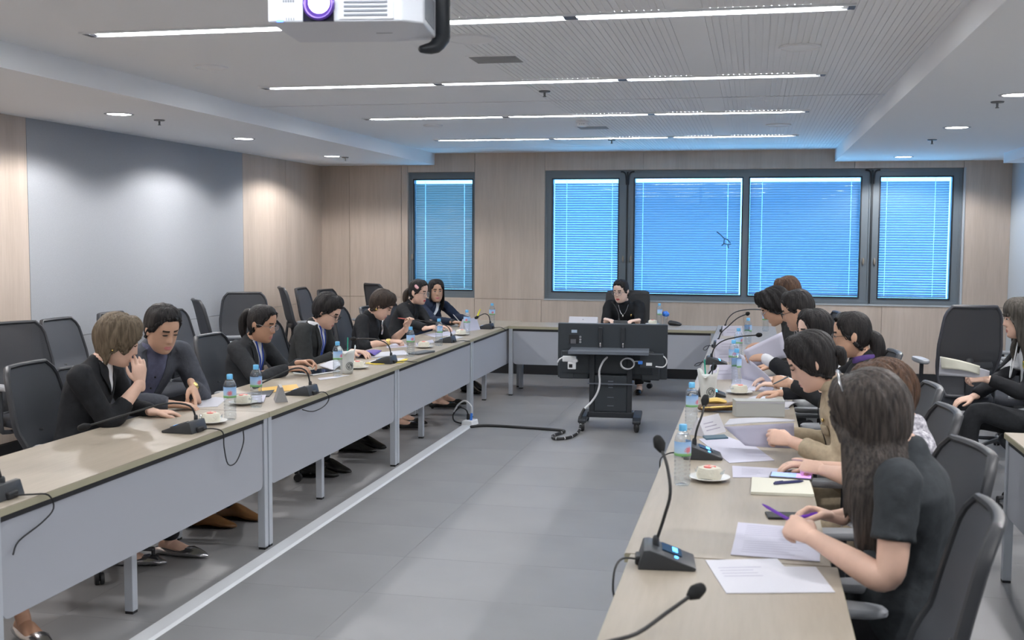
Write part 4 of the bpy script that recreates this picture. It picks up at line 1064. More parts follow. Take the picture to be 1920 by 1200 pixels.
HAIR = {
 'sidepart': ([(0, 2.1, 0), (25, 2.3, 0), (48, 3.3, 0), (66, 5.0, 0), (80, 6.0, .0), (100, 6.8, .0), (140, 7.6, .01), (180, 7.8, .01)], .022, dict(ridge=.3, freq=9)),
 'man':   ([(0, 2.15, 0), (35, 2.3, 0), (58, 3.2, 0), (72, 4.4, 0), (88, 4.9, 0), (100, 6.0, 0), (130, 6.9, 0), (180, 7.3, 0)], .017, dict(ridge=.25, freq=8, top=1.15)),
 'manvol': ([(0, 2.5, 0), (35, 2.5, 0), (58, 3.2, 0), (72, 4.4, 0), (88, 4.9, 0), (100, 6.0, 0), (130, 6.9, 0), (180, 7.3, 0)], .028, dict(ridge=.45, freq=7, top=1.1)),
 'curly': ([(0, 3.0, 0), (40, 3.0, 0), (60, 3.9, 0), (75, 5.2, 0), (95, 6.2, 0), (130, 7.2, 0), (180, 7.8, 0)], .036, dict(ridge=.6, freq=10, top=1.0)),
 'pulled': ([(0, 2.0, 0), (35, 2.25, 0), (58, 3.4, 0), (74, 5.0, 0), (90, 5.2, 0), (105, 6.6, 0), (140, 7.6, 0), (180, 7.8, 0)], .011, dict(ridge=.18, freq=10)),
 'pixie': ([(0, 3.0, 0), (35, 3.2, 0), (55, 4.0, 0), (70, 5.0, 0), (88, 5.2, 0), (104, 6.6, 0), (140, 7.5, 0), (180, 7.8, 0)], .024, dict(ridge=.35, freq=9)),
 'bob':   ([(0, 3.3, 0), (35, 3.6, 0), (52, 5.0, .01), (68, 6.0, .03), (92, 6.3, .035), (105, 7.0, .045), (140, 7.8, .05), (180, 8.0, .04)], .027, dict(ridge=.35, freq=9, drift=-.25)),
 'bobshort': ([(0, 3.0, 0), (35, 3.6, 0), (50, 5.4, 0), (64, 6.4, 0), (80, 5.6, 0), (98, 6.4, .0), (120, 7.2, .04), (180, 7.9, .05)], .028, dict(ridge=.35, freq=8, drift=-.2)),
 'straight': ([(0, 2.1, 0), (30, 2.4, 0), (54, 3.9, .0), (68, 5.6, .10), (80, 6.4, .15), (130, 7.4, .15), (180, 7.8, .15)], .016, dict(ridge=.2, freq=9, drift=.05)),
 'longs': ([(0, 2.5, 0), (24, 3.0, 0), (46, 4.8, .05), (62, 6.0, .22), (85, 6.6, .30), (130, 7.3, .30), (180, 7.8, .28)], .022, dict(ridge=.38, freq=11, drift=.22, hangrows=16)),
 'bangs': ([(0, 4.0, 0), (40, 4.1, 0), (58, 5.0, .03), (75, 6.2, .12), (100, 6.8, .18), (140, 7.4, .18), (180, 7.8, .18)], .018, dict(ridge=.35, freq=10, drift=.05)),
}
def ponytail(c, pts, rad, name='ponytail', m=None):
    o = MB().tube([c['M'] @ (V(p)*c['hs']) if not isinstance(p, V) else p for p in pts], rad, 12, 4).build(name, m or c['hm'], c['t'], True, c['base'])
    return o
def headpt(c, p): return c['M'] @ (V(p)*c['hs'])
# ------------------------------------------------------------------ left row, facing the aisle
def x1(c):
    b = MB().ell(headpt(c, (.081, -.01, -.045)), (.006, .006, .006), 8, 6); b.build('earring', m_gold, c['t'], True, c['base'])
person('woman with short ash-brown hair in black blazer, hand raised to her forehead, left foreground', 8, (-3.29, 4.95, .54), (-3.12, 5.03, 1.15), 30, 22,
    {'R': dict(w=(-3.005, 5.035, .940), e=(-2.97, 5.04, .75), f=(-.08, .03, .95), n=(.65, -.75, .05), pose='relax', sleeve=1.55), 'L': dict(w=(-3.02, 5.20, .765), e=(-3.10, 5.28, .72), f=(.75, .55, -.05), n=(0, 0, 1), pose='relax', sleeve=1.8)},
    jacket='black', hairc='brown', hair='bobshort', skin='fair', shirt='white', vdepth=.12, vw=.04, feet={'R': (-3.12, 5.03, .085, (1, .25, 0)), 'L': (-2.98, 5.25, .085, (1, -.05, 0))}, shoes='silver', eyes=.0026, slouch=.07, extra=x1)
def x2(c):
    for i in range(3): 
        h = c['bvh'].ray_cast(c['N']+c['A']*(.12+.07*i)+c['Fp']*.6, -c['Fp'])[0]
        if h: MB().ell(h+c['Fp']*.010, (.006, .006, .006), 8, 6).build('button', m_foot, c['t'], True, c['base'])
    S, E, Wp = c['joints']['L']; d = (Wp-E).normalized()
    MB().tube([Wp-d*.022, Wp-d*.008], .031, 14).build('watch', m_gold, c['t'], True, c['base'])
person('man with black hair in grey blazer and slate shirt, pointing at a paper', -26, (-3.52, 5.67, .55), (-3.20, 5.60, 1.163), -30, 24,
    {'L': dict(w=(-3.055, 5.66, .840), e=(-3.16, 5.92, .80), f=(.30, -.25, -.42), n=(.6, .35, .65), pose='point', sleeve=1.9), 'R': dict(w=(-3.05, 5.42, .775), e=(-3.25, 5.28, .76), f=(.8, .4, -.1), n=(0, 0, 1))},
    sex=MAN, jacket='greyblazer', shirt='blueshirt', collar='blueshirt', vdepth=.40, vw=.075, hair='man', skin='mid', feet={'R': (-3.10, 5.80, .085, (1, .1, 0)), 'L': (-3.02, 6.02, .085, (1, -.1, 0))}, shoes='brown', eyes=.0028, extra=x2, lip='pink')
def lanyard(c, w=.055, L=.24):
    for s in (-1, 1):
        c['patch']('lanyard', CL['blue'], (lambda q, s=s: (s*(w*(1-q)+.002)-.006, s*(w*(1-q)+.002)+.006)), L, .013, -.02, nu=2)
def x3(c):
    lanyard(c, .035, .22)
    ponytail(c, [(0, -.095, .05), (0, -.125, .04), (0, -.145, -.02), (0, -.13, -.09), (0, -.10, -.15)], [.020, .032, .034, .028, .010])
    MB().tube([headpt(c, (.0, -.098, .052)), headpt(c, (0, -.112, .046))], .026, 12).build('hair_tie', m_white, c['t'], True, c['base'])
person('woman with ponytail and glasses in dark blazer, blue lanyard, tapping above a tablet', -4, (-3.38, 6.95, .53), (-3.25, 6.99, 1.085), -4, 16,
    {'R': dict(w=(-3.03, 6.93, .792), e=(-3.22, 6.72, .76), f=(.9, .35, .05), n=(-.1, -.35, .9), pose='relax'), 'L': dict(w=(-3.02, 7.10, .815), e=(-3.2, 7.22, .78), f=(.85, .1, .05), n=(-.2, .5, .8), pose='pinch')},
    jacket='charcoal', hair='pulled', skin='tan', shirt='white', vdepth=.26, vw=.055, glasses='silver', feet={'R': (-3.02, 7.20, .085, (1, .2, 0)), 'L': (-2.98, 7.42, .085, (1, -.2, 0))}, shoes='strap', eyes=.0028, extra=x3)
person('young man in dark suit, white shirt and blue lanyard, with glasses, writing', 0, (-3.41, 8.05, .55), (-3.20, 8.046, 1.098), 2, 30,
    {'R': dict(w=(-3.04, 7.86, .79), e=(-3.28, 7.78, .76), f=(.85, .3, -.05), n=(-.1, -.4, .9), pose='pen', sleeve=1.85), 'L': dict(w=(-3.02, 8.16, .785), f=(.9, -.35, 0), n=(0, 0, 1), pose='relax', sleeve=1.85)},
    sex=MAN, jacket='suit', hair='manvol', skin='fair', shirt='white', collar='white', vdepth=.30, vw=.06, glasses='dark', size=.97, feet={'R': (-3.06, 8.12, .085, (1, .1, 0)), 'L': (-3.03, 8.34, .085, (1, -.2, 0))}, eyes=.0026, extra=lambda c: lanyard(c, .04, .26))
def x5(c):
    MB().ell(headpt(c, (.081, -.008, -.044)), (.010, .010, .012), 8, 6).build('earring', m_gold, c['t'], True, c['base'])
    S, E, Wp = c['joints']['R']; d = (Wp-E).normalized()
    MB().tube([Wp-d*.03, Wp-d*.024], .030, 14).build('bracelet', m_gold, c['t'], True, c['base'])
    pts = [c['N']+c['A']*v+c['Fp']*.125+c['Rt']*.01*math.sin(k*2) for k, v in enumerate((.02, .06, .10, .14))]
    MB().tube(pts, [.008, .010, .012, .010], 8, 3).build('brooch', m_chrome, c['t'], True, c['base'])
person('short-haired woman in plain black top with gold earring, writing with both forearms out', 0, (-3.36, 9.34, .53), (-3.20, 9.33, 1.073), 6, 34,
    {'R': dict(w=(-3.02, 9.05, .785), e=(-3.22, 9.02, .76), f=(.9, .25, -.05), n=(-.1, -.2, .95), pose='pen', sleeve=1.30), 'L': dict(w=(-3.03, 9.50, .86), e=(-3.14, 9.55, .74), f=(.25, -.1, .75), n=(-.5, .6, .3), pose='pinch', sleeve=1.35)},
    jacket='black', hair='pixie', hairc='dkbrown', skin='fair', collar='black', lip='pink', feet={'R': (-3.0, 9.18, .095, (1, .15, 0)), 'L': (-3.03, 9.42, .095, (1, 0, 0))}, shoes='pump', bare=True, eyes=.0026, extra=x5, jname='top')
def x6(c):
    ponytail(c, [(0, -.085, .0), (0, -.115, -.01), (.01, -.135, -.05), (.015, -.13, -.11), (.01, -.11, -.17)], [.018, .028, .034, .030, .012], m=HR['dkbrown'])
    MB().ell((0, 0, 0), (.009, .028, .020), 10, 8).xf(c['M'] @ Matrix.Scale(c['hs'], 4) @ Matrix.Translation((.079, .012, .062)) @ Matrix.Rotation(R(-35), 4, 'X') @ Matrix.Rotation(R(-18), 4, 'Y')).build('hair_clip', mat('clip_pink', (.85, .45, .50), .4), c['t'], True, c['base'])
person('woman with pink hair clip, clear glasses and low ponytail in black blazer', -8, (-3.50, 10.60, .56), (-3.30, 10.76, 1.118), -14, 12,
    {'R': dict(w=(-3.06, 10.22, .80), e=(-3.25, 10.32, .76), f=(.7, -.05, .15), n=(-.2, -.3, .9), pose='pinch'), 'L': dict(w=(-3.03, 10.62, .785), f=(.9, -.3, 0), n=(0, 0, 1), pose='relax')},
    jacket='black', hair='pulled', skin='fair', shirt='charcoal', vdepth=.30, vw=.03, glasses='silver', lip='red', bare=True, feet={'R': (-2.98, 10.38, .095, (1, .2, 0)), 'L': (-2.98, 10.62, .095, (1, 0, 0))}, shoes='pump', extra=x6)
def x7(c):
    S, E, Wp = c['joints']['R']; d = (Wp-E).normalized()
    MB().tube([Wp-d*.035, Wp-d*.012], .033, 12).build('watch', m_foot, c['t'], True, c['base'])
person('woman with long straight black hair in navy blazer, looking at the camera', -34, (-3.62, 11.66, .55), (-3.45, 11.91, 1.072), -62, 4,
    {'R': dict(w=(-3.06, 11.22, .785), e=(-3.30, 11.42, .76), f=(.8, -.1, .0), n=(0, 0, 1), pose='pen'), 'L': dict(w=(-3.02, 11.66, .78), f=(.6, -.6, 0), n=(0, 0, 1), pose='relax')},
    jacket='navy', hair='straight', skin='mid', shirt='white', vdepth=.24, vw=.045, lip='pink', eyes=.0050, extra=x7, feet={'R': (-3.0, 11.55, .085), 'L': (-3.0, 11.8, .085)})
person('seated person outside the left edge, bare ankle under the near table', 0, (-3.45, 3.80, .54), (-3.30, 3.75, 1.16), -15, 15,
    {'R': dict(w=(-3.12, 3.40, .785), f=(.9, .1, 0), n=(0, 0, 1)), 'L': dict(w=(-3.14, 3.60, .785), f=(.8, -.6, 0), n=(0, 0, 1), out=.1)},
    jacket='charcoal', hair='pulled', bare=True, skin='tan', feet={'R': (-3.06, 3.72, .085, (1, .1, 0)), 'L': (-2.93, 3.98, .095, (.9, -.5, 0))}, shoes='silver')

# ------------------------------------------------------------------ chairwoman
def x8(c):
    ponytail(c, [(0, -.085, -.03), (0, -.115, -.045), (0, -.125, -.07)], [.03, .042, .025], 'hair_bun')
    ch = []
    for k in range(11):
        w = (k/10-.5)*2; ch.append(c['N']+c['Fp']*(.085+.03*(1-w*w))+c['Rt']*(.055*w)+c['Up']*(-.085+.10*w*w))
    MB().tube(ch, .0022, 6, 2).build('necklace', m_chrome, c['t'], True, c['base'])
    MB().ell(ch[5]-c['Up']*.014+c['Fp']*.006, (.009, .006, .013), 8, 6).build('pendant', m_chrome, c['t'], True, c['base'])
    h = c['bvh'].ray_cast(c['N']+c['A']*.115-c['Rt']*.085+c['Fp']*.6, -c['Fp'])[0]
    MB().ell(h+c['Fp']*.004, (.011, .006, .017), 8, 6).build('brooch', m_gold, c['t'], True, c['base'])
person('chairwoman in black with necklace and brooch, seated at the cross table', -90, (-1.40, 12.44, .57), (-1.425, 12.22, 1.088), -112, 14,
    {'R': dict(w=(-1.545, 11.97, .790), e=(-1.60, 12.22, .70), f=(.55, -.55, -.05), n=(0, 0, 1), pose='relax', out=.9, sleeve=1.72), 'L': dict(w=(-1.215, 11.96, .790), e=(-1.22, 12.22, .70), f=(-.55, -.5, -.05), n=(0, 0, 1), pose='relax', out=.9, sleeve=1.72)},
    jacket='black', hair='pulled', skin='pale', lip='red', glasses='silver', collar='black', eyes=.0036, extra=x8, jname='dress_top', feet={'R': (-1.50, 11.92, .085), 'L': (-1.18, 11.98, .085)}, shoes='pump')

# ------------------------------------------------------------------ right row, facing the aisle
def x17(c):
    pts = []
    for k in range(15):
        w = R(-50+100*k/14); pts.append(headpt(c, (.098*math.sin(w), .036-.012*math.cos(w), .012+.147*math.cos(w))))
    MB().tube(pts, [(.006, .003)]*15, 8, 2).build('headband', m_chrome, c['t'], True, c['base'])
person('woman with long dark hair and silver headband in charcoal T-shirt, right foreground', 180, (.42, 3.44, .56), (.345, 3.36, 1.168), 172, 28,
    {'L': dict(w=(.185, 3.24, .832), e=(.42, 3.09, .80), f=(-.74, .55, .25), n=(-.2, -.75, .6), pose='pen', sleeve=.58, fwd=.055), 'R': dict(w=(.27, 3.63, .80), e=(.42, 3.78, .76), f=(-.8, .05, .18), n=(-.1, .45, .85), pose='pinch', sleeve=.8)},
    jacket='tee', hair='longs', hairc='long', skin='fair', collar=None, jname='t_shirt', extra=x17, hipw=1.1, size=1.03, slouch=.06, detail=1.4, eyes=.0026)
person('woman with brown hair and white lace top pressing a phone screen, mostly hidden', 182, (.47, 4.42, .55), (.475, 4.25, 1.105), 178, 22,
    {'L': dict(w=(.285, 4.44, .785), e=(.42, 4.14, .70), f=(-.75, .35, .10), n=(-.1, -.5, .8), pose='point', sleeve=.7), 'R': dict(w=(.24, 4.62, .77), f=(-.8, -.2, 0), n=(0, 0, 1), sleeve=.7)},
    jacket='lace', hair='bob', hairc='redbrown', skin='fair', jname='lace_top', trousers='khaki')
def x14(c):
    h = None
    for dv, du, nm, m, r in ((.16, -.085, 'pocket_flap', CL['khaki'], (.04, .03, .012)),):
        h = c['bvh'].ray_cast(c['N']+c['A']*dv+c['Rt']*du+c['Fp']*.6, -c['Fp'])[0]
        if h:
            c['patch']('pocket_flap', m, lambda q: (-.115, -.045), .20, .007, .15, nv=4, nu=4)
            MB().ell(h+c['Fp']*.006-c['A']*.035, (.006, .016, .009), 8, 6).build('insignia', m_gold, c['t'], True, c['base'])
    c['patch']('placket', m_foot, lambda q: (-.004, .004), .34, .006, .02, nu=2)
    ponytail(c, [(0, -.09, .0), (0, -.12, -.02), (0, -.115, -.06)], [.02, .036, .02], 'hair_bun')
person('woman with dark hair in khaki uniform lifting a sheet of paper', 178, (.47, 5.10, .55), (.255, 5.0, 1.148), 176, 30,
    {'L': dict(w=(.175, 4.84, .822), e=(.36, 4.76, .75), f=(-.75, .05, .16), n=(-.15, -.75, .45), pose='hold', sleeve=1.82), 'R': dict(w=(.14, 5.22, .79), f=(-.85, -.2, 0), n=(0, 0, 1), sleeve=1.85)},
    jacket='khaki', hair='sidepart', hairc='black', skin='fair', collar='khaki', jname='uniform_shirt', extra=x14, trousers='khaki', eyes=.0026)
def x13(c):
    ponytail(c, [(0, -.085, -.01), (0, -.12, -.04), (0, -.125, -.10), (0, -.10, -.17), (0, -.085, -.22)], [.03, .042, .042, .036, .02], 'ponytail')
person('woman with black hair tied back and dark-rimmed glasses in dark top, holding a pen', 180, (.50, 6.35, .55), (.53, 6.30, 1.160), 174, 10,
    {'L': dict(w=(.215, 6.28, .885), e=(.38, 6.12, .76), f=(-.7, .15, .1), n=(-.3, -.6, .5), pose='pen'), 'R': dict(w=(.16, 6.5, .80), f=(-.85, -.15, 0), n=(0, 0, 1))},
    jacket='black', hair='pulled', skin='mid', glasses='dark', extra=x13, collar='purple')
person('woman with loose black hair and rimless glasses, half hidden behind the others on the right', 182, (.46, 7.05, .53), (.36, 6.90, 1.125), 206, 8,
    {'L': dict(w=(.16, 6.95, .79), f=(-.85, .2, 0), n=(0, 0, 1)), 'R': dict(w=(.14, 7.22, .79), f=(-.85, -.2, 0), n=(0, 0, 1))},
    jacket='white', hair='sidepart', skin='pale', glasses='silver', collar='white', jname='blouse')
person('suited man with black hair and glasses holding up a sheet, white cuff showing', 176, (.46, 7.72, .56), (.29, 7.60, 1.205), 172, 22,
    {'L': dict(w=(.08, 7.40, .905), e=(.38, 7.30, .83), f=(-.8, .05, .12), n=(-.1, -.7, .5), pose='hold', sleeve=1.78), 'R': dict(w=(.12, 7.85, .80), f=(-.85, -.2, 0), n=(0, 0, 1), sleeve=1.85)},
    sex=MAN, jacket='black', hair='man', skin='mid', glasses='dark', shirt='white', collar='white', extra=lambda c: MB().tube([c['joints']['L'][2]-(c['joints']['L'][2]-c['joints']['L'][1]).normalized()*.055, c['joints']['L'][2]-(c['joints']['L'][2]-c['joints']['L'][1]).normalized()*.012], .036, 14).build('cuff', CL['white'], c['t'], True, c['base']))
def x10(c):
    S, E, Wp = c['joints']['L']; d = (Wp-E).normalized()
    MB().tube([Wp-d*.03, Wp-d*.012], .032, 12).build('watch', m_chrome, c['t'], True, c['base'])
person('person with tousled black hair bending over papers, watch on wrist, right row', 180, (.45, 8.42, .56), (.16, 8.42, 1.172), 176, 34,
    {'L': dict(w=(.08, 8.40, .80), e=(.28, 8.2, .77), f=(-.75, .15, -.05), n=(0, -.3, .9), pose='pen', sleeve=1.6), 'R': dict(w=(.08, 8.65, .79), f=(-.85, -.2, 0), n=(0, 0, 1))},
    sex=MAN, jacket='suit', hair='curly', skin='mid', glasses='silver', size=.98)
person('man with brown receding hair, farthest in the right row, only the crown visible', 180, (.41, 9.45, .58), (.275, 9.30, 1.235), 184, 26,
    {'L': dict(w=(.10, 9.25, .79), f=(-.85, .2, 0), n=(0, 0, 1)), 'R': dict(w=(.10, 9.55, .79), f=(-.85, -.2, 0), n=(0, 0, 1))},
    sex=MAN, jacket='black', hair='man', hairc='redbrown', skin='tan')
# ------------------------------------------------------------------ observer at the right edge
def x18(c):
    c['patch']('shoulder_crest', mat('crest_green_gold', (.05, .22, .12), .6, noise_s=45, col2=(.85, .55, .05)), lambda q: (-.125+.02*abs(q-.5), -.075-.02*abs(q-.5)), .165, .012, .095, nv=8, nu=4)
    ch = []
    for k in range(13):
        w = (k/12-.5)*2; ch.append(c['N']+c['Fp']*(.10+.03*(1-w*w))+c['Rt']*(.06*w)+c['Up']*(-.20+.22*w*w))
    MB().tube(ch, .004, 6, 2).build('necklace', m_white, c['t'], True, c['base'])
    ponytail(c, [(.05, -.03, -.08), (.058, .02, -.14), (.05, .045, -.20), (.045, .05, -.26)], [.02, .026, .024, .008], 'hair_strand')
person('woman in black jacket and white blouse with beaded necklace, seated at the right picture edge', 176, (1.80, 7.38, .55), (1.625, 7.38, 1.195), 180, 6,
    {'L': dict(w=(1.40, 7.22, .835), e=(1.64, 7.16, .76), f=(-.8, .0, .02), n=(-.1, -.6, .7), pose='hold', sleeve=1.9), 'R': dict(w=(1.36, 7.36, .70), e=(1.58, 7.55, .70), f=(-.8, -.1, -.22), n=(-.15, -.2, .9), pose='relax')},
    jacket='black', hair='bangs', hairc='grey', skin='fair', shirt='white', vdepth=.38, vw=.11, knees={'L': (1.36, 7.26, .62), 'R': (1.36, 7.47, .53)}, feet={'L': (1.30, 7.33, .26, (-.8, 0, -.35)), 'R': (1.42, 7.55, .085, (-1, 0, 0))}, trousers='charcoal', shoes='pump', extra=x18)
bpy.data.scenes.remove(FS)
# ================================================================== SMALL THINGS
TZ = .7407
m_mic = mat('microphone_dark_grey', (.035, .038, .043), .42)
m_mich = mat('microphone_foam', (.008, .008, .009), .9)
m_screen = mat('mic_display', (.01, .02, .04), .15)
m_glow = mat('mic_display_glow', (.05, .3, .9), .3, emit=(.08, .40, 1.0), estr=1.6)
def mic(label, x, y, deg, neck, cable=None, cap=.017, base=True, disp=True):
    t = thing('table_microphone', label, 'microphone', (x, y, TZ), R(deg), 'gooseneck conference microphones')
    q = Matrix.Rotation(-R(deg), 3, 'Z')
    def L(p): return q @ (V(p)-V((x, y, TZ)))
    # wedge: low towards the speaker (+x), tall at the back with a cable arch
    prof = [(.085, 0), (.088, .010), (-.045, .058), (-.062, .056), (-.078, .004), (-.078, 0)]
    mb = MB(); mb.prism([(a, b) for a, b in prof], 'y', -.072, .072)
    b = mb.build('base', m_mic, t, True, bevel=.005, angle=35)
    MB().box(-.086, -.066, -.030, .030, 0, .026).build('cable_arch', m_foot, t, False, bevel=.006)
    sl = Matrix.Translation((.02, 0, .0355)) @ Matrix.Rotation(math.atan2(.048, .133), 4, 'Y')
    if disp:
        MB().box(-.030, .030, -.018, .058, -.001, .0025).xf(sl).build('display', m_screen, t, False)
        MB().box(.002, .018, .004, .046, .0024, .0034).xf(sl).build('display_line', m_glow, t, False)
        MB().lathe([(0, .0), (.006, .0), (.006, .0035), (0, .0035)], (.012, -.045, 0), 12).xf(sl).build('button', m_glow, t)
    n = [L(p) for p in neck]
    MB().tube([n[0]-V((0, 0, .012)), n[0]+V((0, 0, .012))], .010, 10).build('neck_socket', m_mic, t)
    MB().tube(n, [.0048]*len(n), 8, 4).build('gooseneck', m_cable, t)
    d = (n[-1]-n[-2]).normalized(); e = n[-1]
    MB().tube([e-d*.004, e+d*.014, e+d*.034], [cap*.62, cap, cap*.85], 12, 3).build('windscreen', m_mich, t)
    if cable:
        MB().tube([L(p) for p in cable], .0032, 6, 4).build('cable', m_cable, t)
    return t
XE = XT+.006
mic('microphone at the left picture edge, base partly cut off', -2.66, 3.46, 180, [(-2.62, 3.46, .80), (-2.65, 3.42, .90), (-2.82, 3.30, .94), (-3.0, 3.2, .86)],
    [(-2.575, 3.46, .752), (-2.53, 3.50, .75), (-2.505, 3.56, .735), (-2.50, 3.58, .68), (-2.51, 3.52, .64), (-2.53, 3.42, .60), (-2.51, 3.36, .57)])
mic('microphone bent low over the table before the short-haired woman in front', -2.665, 4.86, 178, [(-2.62, 4.88, .80), (-2.64, 4.86, .865), (-2.72, 4.78, .885), (-2.83, 4.66, .855), (-2.955, 4.50, .815)],
    [(-2.58, 4.87, .752), (-2.54, 4.90, .752), (-2.505, 4.93, .73), (-2.50, 4.93, .66), (-2.50, 4.97, .565), (-2.50, 5.06, .56), (-2.50, 5.14, .64), (-2.51, 5.16, .70)])
mic('microphone beside the small silver name stand, pointing down left', -2.615, 6.17, 178, [(-2.57, 6.18, .80), (-2.585, 6.16, .88), (-2.63, 6.10, .905), (-2.70, 6.0, .87), (-2.765, 5.90, .83)],
    [(-2.53, 6.18, .752), (-2.505, 6.25, .745), (-2.50, 6.30, .70), (-2.50, 6.22, .665), (-2.50, 6.05, .66), (-2.51, 5.92, .69)])
mic('microphone on the yellow folder before the young man in the dark suit', -2.67, 7.85, 178, [(-2.625, 7.86, .80), (-2.64, 7.85, .87), (-2.70, 7.86, .905), (-2.80, 7.89, .915), (-2.94, 7.95, .905)],
    [(-2.585, 7.86, .752), (-2.53, 7.93, .75), (-2.50, 8.02, .735), (-2.505, 8.12, .725)])
mic('microphone between the two bottles beside the writing woman in black', -2.665, 9.52, 178, [(-2.62, 9.53, .80), (-2.64, 9.52, .87), (-2.72, 9.53, .905), (-2.90, 9.60, .92), (-3.03, 9.64, .93)],
    [(-2.58, 9.53, .752), (-2.53, 9.62, .75), (-2.50, 9.74, .73)])
mic('microphone nearest the left far corner, bent in a small arch', -2.665, 11.02, 178, [(-2.62, 11.03, .80), (-2.63, 11.0, .875), (-2.66, 10.93, .90), (-2.70, 10.82, .875)],
    [(-2.58, 11.03, .752), (-2.53, 11.12, .75), (-2.505, 11.22, .72), (-2.51, 11.33, .715)])
mic('microphone of the chairwoman behind the screen', -1.375, 11.83, 90, [(-1.39, 11.78, .80), (-1.395, 11.80, .86), (-1.43, 11.88, .92), (-1.475, 11.97, .965)], None, .014)
mic('nearest complete microphone on the right, tall upright neck and lit display', -.235, 3.20, 6, [(-.262, 3.21, .80), (-.238, 3.20, .88), (-.222, 3.20, .95), (-.235, 3.24, 1.02), (-.258, 3.29, 1.062)],
    [(-.315, 3.19, .752), (-.355, 3.17, .756), (-.372, 3.13, .735), (-.374, 3.11, .68), (-.365, 3.12, .64)], .0185)
mic('microphone behind the two nearest right-hand bottles, lit display', -.205, 4.82, 6, [(-.235, 4.83, .80), (-.225, 4.82, .86), (-.205, 4.85, .92), (-.198, 4.90, .962)],
    [(-.285, 4.82, .752), (-.335, 4.80, .756), (-.372, 4.75, .74), (-.374, 4.73, .70)], .0185)
mic('microphone beside the frosted drink cup on the right tables', -.235, 6.72, 4, [(-.265, 6.72, .80), (-.255, 6.72, .86), (-.225, 6.66, .91)], [(-.315, 6.72, .752), (-.37, 6.80, .74), (-.374, 6.86, .68)])
mic('lowest of the three microphones reaching right, before the suited man', -.265, 8.42, 4, [(-.295, 8.42, .80), (-.27, 8.40, .87), (-.20, 8.32, .93), (-.08, 8.16, .975), (.035, 8.02, 1.0)], [(-.345, 8.42, .752), (-.40, 8.50, .735), (-.43, 8.62, .70), (-.40, 8.75, .69), (-.37, 8.70, .73)])
mic('middle of the three microphones reaching right, straight neck', -.255, 9.70, 4, [(-.285, 9.70, .80), (-.26, 9.66, .87), (-.20, 9.50, .94), (-.12, 9.24, 1.03), (-.045, 9.02, 1.08)], [(-.335, 9.70, .752), (-.39, 9.80, .74), (-.42, 9.92, .70), (-.40, 10.05, .68), (-.37, 10.0, .73)])
mic('farthest of the three microphones reaching right, next to the cross table', -.235, 11.3, 4, [(-.265, 11.30, .80), (-.24, 11.2, .88), (-.16, 10.9, .97), (-.02, 10.4, 1.03), (.11, 9.95, 1.055)])
mic('lone microphone with round head rising from the bottom edge of the picture', -.30, 2.30, 6, [(-.33, 2.31, .80), (-.30, 2.36, .805), (-.24, 2.46, .795), (-.18, 2.56, .815), (-.128, 2.64, .835)], None, .0185)

# ------------------------------------------------------------------ water bottles
m_pet = glass_mat('bottle_plastic', (.90, .93, .95), .12, (.95, .98, 1), .10, .75)
m_cap = mat('bottle_cap_blue', (.16, .52, .86), .4)
def label_mat():
    m = bpy.data.materials.new('bottle_label'); m.use_nodes = True; nt = m.node_tree; b = nt.nodes['Principled BSDF']; b.inputs['Roughness'].default_value = .4
    tc = nt.nodes.new('ShaderNodeTexCoord'); sp = nt.nodes.new('ShaderNodeSeparateXYZ'); nt.links.new(tc.outputs['Object'], sp.inputs[0])
    mr = nt.nodes.new('ShaderNodeMapRange'); mr.inputs[1].default_value = .115; mr.inputs[2].default_value = .172; nt.links.new(sp.outputs['Z'], mr.inputs[0])
    cr = nt.nodes.new('ShaderNodeValToRGB'); e = cr.color_ramp.elements
    e[0].position = 0; e[0].color = (.10, .33, .12, 1); e[1].position = 1; e[1].color = (.30, .52, .85, 1)
    for p, c in ((.16, (.25, .50, .18, 1)), (.24, (.45, .62, .78, 1)), (.6, (.42, .62, .88, 1))):
        k = e.new(p); k.color = c
    nt.links.new(mr.outputs[0], cr.inputs[0])
    vm = nt.nodes.new('ShaderNodeVectorMath'); vm.operation = 'DISTANCE'; vm.inputs[1].default_value = (.022, -.022, .140)
    nt.links.new(tc.outputs['Object'], vm.inputs[0])
    nz = nt.nodes.new('ShaderNodeTexNoise'); nz.inputs['Scale'].default_value = 160; nt.links.new(tc.outputs['Object'], nz.inputs['Vector'])
    ad = nt.nodes.new('ShaderNodeMath'); ad.operation = 'MULTIPLY_ADD'; ad.inputs[1].default_value = .022; nt.links.new(nz.outputs[0], ad.inputs[0]); nt.links.new(vm.outputs['Value'], ad.inputs[2])
    lt = nt.nodes.new('ShaderNodeMapRange'); lt.inputs[1].default_value = .020; lt.inputs[2].default_value = .027; lt.inputs[3].default_value = .9; lt.inputs[4].default_value = 0; nt.links.new(ad.outputs[0], lt.inputs[0])
    mx = nt.nodes.new('ShaderNodeMix'); mx.data_type = 'RGBA'; mx.inputs[7].default_value = (.72, .16, .20, 1)
    nt.links.new(lt.outputs[0], mx.inputs[0]); nt.links.new(cr.outputs[0], mx.inputs[6]); nt.links.new(mx.outputs[2], b.inputs['Base Color'])
    return m
m_label = label_mat()
m_water = glass_mat('water_surface', (.97, .985, 1.0), .0)
